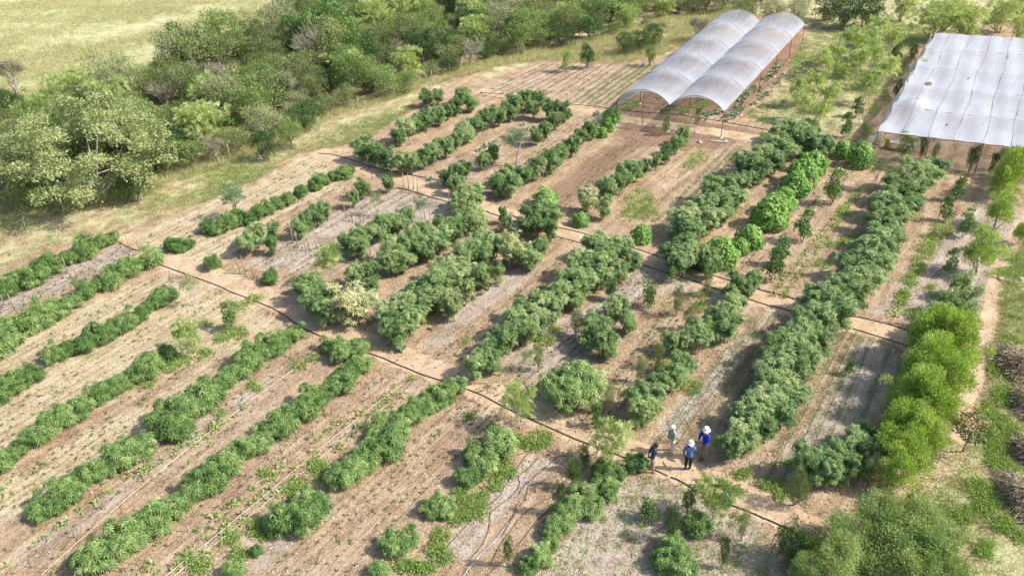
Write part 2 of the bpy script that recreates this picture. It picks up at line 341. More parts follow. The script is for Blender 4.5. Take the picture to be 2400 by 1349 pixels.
def smooth_poly(pts, step=.5):
    pts = [np.asarray(p, float) for p in pts]; out = []
    for i in range(len(pts) - 1):
        p0 = pts[max(i - 1, 0)]; p1 = pts[i]; p2 = pts[i + 1]; p3 = pts[min(i + 2, len(pts) - 1)]
        n = max(2, int(np.linalg.norm(p2 - p1) / step))
        for k in range(n):
            t = k / n; out.append(.5 * ((2 * p1) + (-p0 + p2) * t + (2 * p0 - 5 * p1 + 4 * p2 - p3) * t * t + (-p0 + 3 * p1 - 3 * p2 + p3) * t ** 3))
    out.append(pts[-1]); return out
def strip(name, pp, w, z=.004):
    pts = smooth_poly([G(*p) for p in pp], .35); V = []; Fs = []; r = random.Random(len(pp) * 31)
    for i, p in enumerate(pts):
        t = pts[min(i + 1, len(pts) - 1)] - pts[max(i - 1, 0)]; t /= np.linalg.norm(t); a = np.array([-t[1], t[0], 0])
        for s in (-1, 1): q = p + a * s * (w / 2 * (1 + r.uniform(-.16, .16))); V.append((q[0], q[1], z))
    for i in range(len(pts) - 1): Fs.append((2 * i, 2 * i + 2, 2 * i + 3, 2 * i + 1))
    mb = MB(); mb.add(V, Fs); o = link(name, mb.mesh(name, M['path'], False)); return tag(o, kind='structure')
strip('path', [(330, 590), (440, 628), (560, 670), (680, 722), (790, 775), (960, 845), (1160, 925), (1330, 1000), (1480, 1062), (1600, 1105), (1740, 1165), (1850, 1215), (1960, 1275)], 1.7)
strip('path', [(740, 355), (850, 395), (960, 425), (1080, 470), (1200, 507), (1330, 548), (1450, 585), (1600, 640), (1750, 690), (1900, 735), (2060, 775), (2160, 815)], 1.8, .008)
strip('path', [(1120, 213), (1200, 225), (1330, 245), (1440, 275), (1600, 298), (1760, 322), (1900, 335)], 1.6, .008)
strip('track', [(2440, 470), (2390, 540), (2345, 620), (2325, 720), (2300, 830), (2270, 930), (2240, 1060), (2150, 1130), (2020, 1190)], .9, .004)

# ---------------------------------------------------------------- foliage generators
def basis(nv):
    nv = nv / (np.linalg.norm(nv, axis=1, keepdims=True) + 1e-9)
    ref = np.where(np.abs(nv[:, 2:3]) < .9, np.array([[0, 0, 1.0]]), np.array([[1.0, 0, 0]]))
    a = np.cross(nv, ref); a /= np.linalg.norm(a, axis=1, keepdims=True); b = np.cross(nv, a); return nv, a, b
def shell(R, lumps, n, thick=.22):
    """points with outward normals on the skin of overlapping lumps; lumps = [(c, (rx,ry,rz))]"""
    w = np.array([r[0] * r[1] for c, r in lumps]); w = w / w.sum(); P = []; N = []; T = []
    for i, (c, r) in enumerate(lumps):
        k = max(4, int(n * w[i])); u = R.randn(k, 3); u /= np.linalg.norm(u, axis=1, keepdims=True)
        u[:, 2] = np.where(u[:, 2] < -.35, -u[:, 2], u[:, 2])
        rr = 1 - thick * R.rand(k, 1) ** 1.5 + .05 * R.randn(k, 1)
        P.append(np.array(c) + u * np.array(r) * rr); N.append(u); T.append(np.full(k, R.rand()))
    P, N, T = np.concatenate(P), np.concatenate(N), np.concatenate(T)
    keep = np.ones(len(P), bool); q = np.zeros(len(P), int)
    for c, r in lumps:
        e = np.sum(((P - np.array(c)) / np.array(r)) ** 2, 1); q += (e < min(.62, (1 - thick) ** 2 * .85))
    keep = (q == 0) & (P[:, 2] > .03)
    return P[keep], N[keep], T[keep]
def palmate(R, P, N, T, L=.2, w=.028, lobes=6, droop=.5):
    n = len(P); nv = N * .7 + np.array([0, 0, .75]) + R.randn(n, 3) * .28; nv, a, b = basis(nv)
    ph = R.rand(n) * 6.28; Ls = L * R.uniform(.7, 1.2, n); V = []; tt = []
    t0 = np.clip(.75 * T + .1 + R.randn(n) * .14 + .12 * (R.rand(n) < .06) * 4, 0, 1)
    for k in range(lobes):
        an = ph + k * 2 * math.pi / (lobes + .6); dr = np.cos(an)[:, None] * a + np.sin(an)[:, None] * b
        sd = np.cross(nv, dr) + nv * R.uniform(-.8, .8, (n, 1)); q = Ls[:, None] * (.7 + .5 * R.rand(n, 1))
        mid = P + dr * q * .5 - nv * q * .04; tip = P + dr * q * .93 - (nv * .25 + np.array([0, 0, .75])) * q * droop
        V.append(np.stack([P, mid + sd * w, tip, mid - sd * w], 1)); tt.append(np.clip(t0 + R.randn(n) * .10, 0, 1))
    V = np.concatenate(V).reshape(-1, 3); Fq = np.arange(len(V)).reshape(-1, 4); return V, Fq, np.concatenate(tt)
def palm_tufts(R, lumps, nt_, per=8, thick=.3, L=.19, w=.03, lobes=5, droop=.55, pet=.16, spread=.75):
    P, N, T = shell(R, lumps, nt_, thick); n = len(P); tt = np.clip(T * .5 + R.rand(n) * .5, 0, 1)
    P = np.repeat(P, per, 0); N = np.repeat(N, per, 0); T = np.repeat(tt, per); n = len(P)
    d = N * .75 + R.randn(n, 3) * spread + np.array([0, 0, .25]); d /= np.linalg.norm(d, axis=1, keepdims=True)
    P = P + d * pet * R.uniform(.4, 1.2, (n, 1)); P[:, 2] = np.maximum(P[:, 2], .06)
    return palmate(R, P, d, T, L, w, lobes, droop)
def blades(R, P, N, T, L=.14, w=.05, up=.3, jit=.7, per=1, tv=.22):
    """per oval leaves at each point"""
    P = np.repeat(P, per, 0) + R.randn(len(P) * per, 3) * (L * .5 if per > 1 else 0); N = np.repeat(N, per, 0); T = np.repeat(T, per)
    n = len(P); dr = N * .6 + np.array([0, 0, up]) + R.randn(n, 3) * jit; dr /= np.linalg.norm(dr, axis=1, keepdims=True)
    nv = N + R.randn(n, 3) * .6; s = np.cross(nv, dr); s /= np.linalg.norm(s, axis=1, keepdims=True) + 1e-9
    q = (L * R.uniform(.6, 1.3, n))[:, None]; mid = P + dr * q * .5
    V = np.stack([P, mid + s * w * .5, P + dr * q, mid - s * w * .5], 1).reshape(-1, 3)
    t = np.clip(.5 * T + .25 + R.randn(n) * tv, 0, 1)
    return V, np.arange(len(V)).reshape(-1, 4), t
def vleaf(R, P, N, T, L=.15):
    """broad rounded overlapping leaves lying on the mound"""
    n = len(P); nv = N + R.randn(n, 3) * .3 + np.array([0, 0, .25]); nv, a, b = basis(nv); ph = R.rand(n) * 6.28
    V = []; q = (L * R.uniform(.6, 1.2, n))[:, None]
    for k in range(5):
        an = ph + k * 2 * math.pi / 5; V.append(P + (np.cos(an)[:, None] * a + np.sin(an)[:, None] * b) * q * .55 - nv * q * .12)
    V = np.stack(V, 1).reshape(-1, 3); return V, np.arange(len(V)).reshape(-1, 5), np.clip(.4 * T + .3 + R.randn(n) * .2, 0, 1)
def fronds(R, P, N, T, L=.38, per=9):
    """feathery compound leaves: a fan of small leaflets on both sides of a drooping rib"""
    n = len(P); dr = N + R.randn(n, 3) * .45 + np.array([0, 0, .15]); dr /= np.linalg.norm(dr, axis=1, keepdims=True)
    nv = np.cross(dr, R.randn(n, 3)); nv /= np.linalg.norm(nv, axis=1, keepdims=True); s = np.cross(nv, dr); V = []; tt = []
    Ls = (L * R.uniform(.7, 1.2, n))[:, None]; t0 = np.clip(.5 * T + .25 + R.randn(n) * .2, 0, 1)
    for k in range(per):
        f = (k + 1) / per; base = P + dr * Ls * f - np.array([0, 0, 1]) * Ls * .35 * f * f
        for sg in (-1, 1):
            tip = base + (s * sg * .34 * (1.1 - .6 * f) + dr * .16 + R.randn(n, 3) * .05) * Ls
            m_ = (base + tip) / 2; V.append(np.stack([base, m_ + dr * Ls * .075, tip, m_ - dr * Ls * .075], 1)); tt.append(t0)
    V = np.concatenate(V).reshape(-1, 3); return V, np.arange(len(V)).reshape(-1, 4), np.concatenate(tt)
def twigs(R, lumps, n, L=.6, w=.012, c0=None):
    """bare fine twigs pointing outward"""
    P, N, T = shell(R, lumps, n, .8); k = len(P)
    dr = N + R.randn(k, 3) * .4 + np.array([0, 0, .4]); dr /= np.linalg.norm(dr, axis=1, keepdims=True)
    s = np.cross(dr, R.randn(k, 3)); s /= np.linalg.norm(s, axis=1, keepdims=True); q = (L * R.uniform(.5, 1.3, k))[:, None]
    A = P - dr * q * .5; B = P + dr * q * .5
    V = np.stack([A + s * w, A - s * w, B - s * w * .3, B + s * w * .3], 1).reshape(-1, 3)
    return V, np.arange(len(V)).reshape(-1, 4), np.clip(.5 + R.randn(k) * .25, 0, 1)
def branch_mesh(name, r, lumps, mat, base=.06, nst=4, spread=.12, fork=True, zmin=0):
    mb = MB(); tg = [np.array(c) for c, rr in lumps]; r.shuffle(tg)
    for i in range(nst):
        t = tg[i % len(tg)]; b0 = np.array([r.uniform(-spread, spread), r.uniform(-spread, spread), -.05])
        m1 = b0 * .6 + t * .35 + np.array([r.uniform(-.12, .12), r.uniform(-.12, .12), .1 * t[2]]); m1[2] = t[2] * .42
        mb.tube([b0, m1, t], [base, base * .7, base * .3], 5, 0, False)
        if fork:
            for k in range(2):
                t2 = tg[(i * 2 + k + 1) % len(tg)]; mm = (m1 + t2) / 2 + np.array([0, 0, .05]); mb.tube([m1, mm, t2], [base * .6, base * .42, base * .2], 4, 0, False)
    return mb.mesh(name, mat)
def dome_lumps(r, R0, n, zr=.78, zb=.75):
    L = [((0, 0, R0 * zb), (R0 * .72, R0 * .72, R0 * .72 * zr))]
    for i in range(n):
        a = 2 * math.pi * (i + r.uniform(-.3, .3)) / n; d = R0 * r.uniform(.42, .62); s = R0 * r.uniform(.36, .5)
        L.append(((d * math.cos(a), d * math.sin(a), R0 * zb * r.uniform(.55, 1.15)), (s, s, s * r.uniform(.8, 1.05))))
    return L
def crown_lumps(r, R0, zc, n, zr=.62, core=.6):
    L = [((0, 0, zc), (R0 * core, R0 * core, R0 * core * zr))]
    for i in range(n):
        a = 2 * math.pi * (i + r.uniform(-.35, .35)) / n; d = R0 * r.uniform(.4, .66); s = R0 * r.uniform(.28, .42)
        L.append(((d * math.cos(a), d * math.sin(a), zc + R0 * zr * r.uniform(-.4, .55)), (s, s, s * r.uniform(.65, .9))))
    return L

ARR = {}
def keep(name, V, Fq, mat, t):
    me = mesh_np(name, V, Fq, M[mat], t); ARR[me.name] = (V, Fq, t, mat); return me
PROTO = {}     # kind -> dict(R0, zc, variants [(foliage mesh, stem mesh, stem name)])
def build_kind(kind, nvar, fn):
    vs = []
    for i in range(nvar):
        r = random.Random(hash_s(kind) + i * 17); R = np.random.RandomState(hash_s(kind) % 9999 + i * 13); vs.append(fn(r, R, i))
    return vs
def hash_s(s): return sum(ord(c) * (i + 3) for i, c in enumerate(s))
def k_low(r, R, i):
    L = dome_lumps(r, 1.0, 6); L = [((c[0] * r.uniform(.8, 1.15), c[1] * r.uniform(.8, 1.15), c[2] * r.uniform(.7, 1.2)), s) for c, s in L] + [((r.uniform(-.7, .7), r.uniform(-.7, .7), r.uniform(.4, 1.45)), (.22, .22, .22)) for _ in range(5)]
    V, Fq, t = palm_tufts(R, L, 135, 6, .5, .30, .025, 6, .3, .2, .85)
    return keep('low_foliage', V, Fq, 'cassava_low', t), branch_mesh('low_stem', r, L, M['pinkbark'], .035, 4, .15, False)
def tall_lumps(r):
    L = crown_lumps(r, 1.12, 1.45, 7, .8, .5); L = [((c[0], c[1], c[2] + r.uniform(-.15, .2)), s) for c, s in L]
    L += [((r.uniform(-.55, .55), r.uniform(-.55, .55), r.uniform(.55, .95)), (.42, .42, .4)) for _ in range(4)]
    L += [((r.uniform(-.95, .95), r.uniform(-.95, .95), r.uniform(1.1, 2.2)), (.26, .26, .22)) for _ in range(5)]
    return L
def k_tall(r, R, i, mat='cassava', n=165):
    L = tall_lumps(r); V, Fq, t = palm_tufts(R, L, int(n * 1.45), 5, .8, .235, .028, 6, .15, .24, 1.1)
    return keep('tall_foliage', V, Fq, mat, t), branch_mesh('tall_stem', r, L + [((r.uniform(-1, 1), r.uniform(-1, 1), r.uniform(.5, 1.2)), (1, 1, 1)) for _ in range(3)], M['pinkbark'], .05, 5, .25)
def k_big(r, R, i):
    L = dome_lumps(r, 1.9, 12, .8, .8); L += [((c[0] * .6, c[1] * .6, c[2] + .7), (s[0] * .8, s[1] * .8, s[2] * .8)) for c, s in L[1:6]]
    V, Fq, t = palm_tufts(R, L, 520, 6, .5, .31, .028, 6, .4, .22, .8)
    return keep('big_foliage', V, Fq, 'cassava_low', t), branch_mesh('big_stem', r, L, M['pinkbark'], .06, 5, .3)
def k_vine(r, R, i):
    L = dome_lumps(r, 1.0, 3, 1.15, .55); L.append(((0, 0, .25), (.9, .9, .5))); L += [((r.uniform(-.75, .75), r.uniform(-.75, .75), r.uniform(.3, 1.1)), (.3, .3, .25)) for _ in range(6)]; P, N, T = shell(R, L, 2600, .16); V, Fq, t = vleaf(R, P, N, T, .135)
    return mesh_np('vine_foliage', V, Fq, M['vine'], t), branch_mesh('vine_stem', r, L, M['bark'], .05, 3, .1, False)
def k_citrus(r, R, i):
    L = [((r.uniform(-.15, .15), r.uniform(-.15, .15), .35 + .28 * k), (.36 - .03 * k, .36 - .03 * k, .28)) for k in range(5)]
    L += [((r.uniform(-.35, .35), r.uniform(-.35, .35), r.uniform(.4, 1.4)), (.25, .25, .22)) for k in range(4)]
    P, N, T = shell(R, L, 900, .4); V, Fq, t = blades(R, P, N, T, .15, .075, .3, .8)
    return mesh_np('citrus_foliage', V, Fq, M['citrus'], t), branch_mesh('citrus_stem', r, L, M['bark'], .03, 2, .05, False)
def k_moringa(r, R, i):
    L = crown_lumps(r, 1.3, 2.1, 12, 1.0, .4); L = [((c[0], c[1], c[2] + r.uniform(-.6, .5)), (s[0] * .7, s[1] * .7, s[2] * 1.0)) for c, s in L]
    P, N, T = shell(R, L, 300, .9); V, Fq, t = fronds(R, P, N, T, .46, 8)
    return mesh_np('moringa_foliage', V, Fq, M['moringa'], t), branch_mesh('moringa_stem', r, L, M['palebark'], .045, 2, .08)
def k_sap(r, R, i):
    L = crown_lumps(r, 1.2, 2.1, 9, .8, .5); P, N, T = shell(R, L, 1900, .7); V, Fq, t = blades(R, P, N, T, .13, .045, .2, .9)
    return mesh_np('airy_foliage', V, Fq, M['grey' if i % 2 else 'bluegreen'], t), branch_mesh('airy_stem', r, L, M['palebark'], .05, 2, .05)
def k_bluetree(r, R, i):
    L = crown_lumps(r, 1.2, 2.0, 9, .7, .5); P, N, T = shell(R, L, 1700, .6); V, Fq, t = blades(R, P, N, T, .17, .055, .1, .9)
    return mesh_np('tree_foliage', V, Fq, M['bluegreen'], t), branch_mesh('tree_stem', r, L, M['bark'], .05, 2, .05)
def k_willow(r, R, i):
    L = dome_lumps(r, 1.3, 7, 1.35, 1.15); L += [((r.uniform(-.6, .6), r.uniform(-.6, .6), r.uniform(1.9, 2.6)), (.5, .5, .6)) for _ in range(4)]
    L += [((r.uniform(-1.1, 1.1), r.uniform(-1.1, 1.1), r.uniform(.6, 2.4)), (.35, .35, .4)) for _ in range(8)]; P, N, T = shell(R, L, 5600, .6); V, Fq, t = blades(R, P, N, T, .23, .042, .8, .65, tv=.3)
    return mesh_np('willow_foliage', V, Fq, M['willow'], t), branch_mesh('willow_stem', r, L, M['bark'], .05, 4, .2, False)
def k_mango(r, R, i):
    L = crown_lumps(r, 1.15, 1.7, 7, .65); P, N, T = shell(R, L, 1100, .3); V, Fq, t = blades(R, P, N, T, .26, .07, -.3, .6)
    t = np.where(V.reshape(-1, 4, 3)[:, 0, 2] > 1.9, np.clip(t + .17, 0, 1), t * .8)
    return mesh_np('mango_foliage', V, Fq, M['mango'], t), branch_mesh('mango_stem', r, L, M['bark'], .055, 1, .02)
def shrub(mat, n, L_, w_, jit, core=.6, zc=2.2, R0=2.0, nl=12, zr=.85, tw=0, per=2, thick=.35, fr=False, bark='bark'):
    def f(r, R, i):
        L = crown_lumps(r, R0, zc, nl, zr, core)
        L += [((r.uniform(-.6, .6) * R0, r.uniform(-.6, .6) * R0, zc * r.uniform(.25, .6)), (R0 * .4, R0 * .4, R0 * .4)) for _ in range(5)]
        L += [((r.uniform(-1, 1) * R0, r.uniform(-1, 1) * R0, zc * r.uniform(.5, 1.4)), (R0 * .17, R0 * .17, R0 * .17)) for _ in range(6)]
        P, N, T = shell(R, L, n, thick)
        if fr: V, Fq, t = fronds(R, P, N, T, L_, 7)
        else: V, Fq, t = blades(R, P, N, T, L_, w_, .25, jit, per)
        mi = np.zeros(len(Fq), int)
        if tw:
            V2, F2, t2 = twigs(R, L, tw, .75, .014); Fq = np.concatenate([Fq, F2 + len(V)]); V = np.concatenate([V, V2])
            t = np.concatenate([t, t2]); mi = np.concatenate([mi, np.ones(len(F2), int)])
        return mesh_np('shrub_foliage', V, Fq, [M[mat], M['twig']], t, midx=mi), branch_mesh('shrub_stem', r, L, M[bark], .07, 5, .25)
    return f
def k_cream(r, R, i):
    L = []
    for k in range(135):
        a = r.uniform(0, 6.28); el = math.asin(r.uniform(-.95, 1)); q = r.uniform(.62, 1.04); s_ = r.uniform(.38, .85)
        L.append(((4.4 * q * math.cos(a) * math.cos(el), 4.4 * q * math.sin(a) * math.cos(el), max(.5, 3.2 + 2.8 * q * math.sin(el))), (s_, s_, s_ * .6)))
    P, N, T = shell(R, L, 17000, .5); V, Fq, t = blades(R, P, N, T, .17, .09, .25, .8, 2)
    V2, F2, t2 = twigs(R, L, 700, .8, .014); mi = np.concatenate([np.zeros(len(Fq), int), np.ones(len(F2), int)])
    return mesh_np('cream_foliage', np.concatenate([V, V2]), np.concatenate([Fq, F2 + len(V)]), [M['cream'], M['twig']], np.concatenate([t, t2]), midx=mi), branch_mesh('cream_limbs', r, L[:30], M['palebark'], .09, 3, .3)
def k_bare(r, R, i):
    L = crown_lumps(r, 1.6, 2.4, 12, .9, .5); V, Fq, t = twigs(R, L, 1100, .7, .016)
    return mesh_np('twig_crown', V, Fq, M['twig'], t), branch_mesh('bare_stem', r, L, M['palebark'], .06, 5, .1)
KINDS = {
    'low': (k_low, 7, 1.0, .78), 'tall': (k_tall, 7, 1.15, 1.45), 'big': (k_big, 2, 1.9, 1.6), 'vine': (k_vine, 4, 1.0, .62),
    'pale': (lambda r, R, i: k_tall(r, R, i, 'pale', 190), 2, 1.15, 1.45), 'halfpale': (lambda r, R, i: k_tall(r, R, i, 'halfpale', 140), 2, 1.15, 1.45),
    'sparse': (lambda r, R, i: k_tall(r, R, i, 'cassava', 80), 3, 1.15, 1.45),
    'citrus': (k_citrus, 3, .55, .95), 'moringa': (k_moringa, 4, 1.3, 2.3), 'sap': (k_sap, 4, 1.2, 2.1), 'bluetree': (k_bluetree, 2, 1.2, 2.0),
    'willow': (k_willow, 4, 1.3, 1.6), 'mango': (k_mango, 1, 1.15, 1.7),
    'olive': (shrub('olive', 2300, .17, .07, .8, tw=160), 5, 2.0, 2.2), 'dark': (shrub('dark', 2500, .18, .09, .7), 4, 2.0, 2.2),
    'light': (shrub('light', 2300, .19, .08, .7), 4, 2.0, 2.2), 'grey': (shrub('grey', 2300, .15, .07, .9, tw=420), 5, 2.0, 2.2),
    'creamtree': (k_cream, 1, 4.6, 3.6),
    'acacia': (shrub('moringa', 1300, .42, .05, .8, .6, 2.4, 2.2, 12, .8, thick=.5, fr=True), 3, 2.2, 2.4),
    'foreacacia': (shrub('forefeather', 3200, .24, .065, .8, .4, 2.4, 2.2, 18, .7, thick=.85, per=2, bark='palebark', tw=300), 3, 2.2, 2.4),
    'greentree': (shrub('citrus', 5200, .20, .10, .7, .55, 3.2, 2.4, 16, 1.1), 2, 2.4, 3.2),
    'bare': (k_bare, 4, 1.6, 2.4),
}
for k, (fn, nv, R0, zc) in KINDS.items(): PROTO[k] = (build_kind(k, nv, fn), R0, zc)
_cnt = {}
def plant(kind, px, py, r, name, label, cat, group=None, zs=1.0, base=False, zflat=1.0):
    """one plant; (px,py) is where the middle of its crown shows in the photo (or its foot when base), r its half width there"""
    vs, R0, zc0 = PROTO[kind]
    P = G(px, py, 0.6); z = .6
    for _ in range(3):
        Rw = r * dist(P) / F
        sc = Rw / R0
        z = 0 if base else zc0 * (sc if kind in ('low', 'vine', 'citrus', 'big', 'mango', 'willow') else (.45 + .55 * sc)) * zs
        P = G(px, py, z)
    szz = (sc if kind in ('low', 'vine', 'citrus', 'big', 'mango', 'willow') else (.45 + .55 * sc)) * zs
    return plant_at(kind, P[0], P[1], sc, szz, name, label, cat, group)
def plant_at(kind, x, y, sc, sz, name, label, cat, group=None):
    vs = PROTO[kind][0]; i = _cnt.get(kind, 0); _cnt[kind] = i + 1; fm, sm = vs[i % len(vs)]
    root = link(name, None, None, (x, y, 0), (0, 0, rnd.uniform(0, 6.28)), (sc * rnd.uniform(.93, 1.07), sc * rnd.uniform(.93, 1.07), sz * rnd.uniform(.93, 1.07)))
    root.empty_display_size = .2
    tag(root, label, cat, group)
    tree = 'tree' in name
    link('crown' if tree else 'foliage', fm, root); link('trunk' if tree else 'stem', sm, root)
    return root

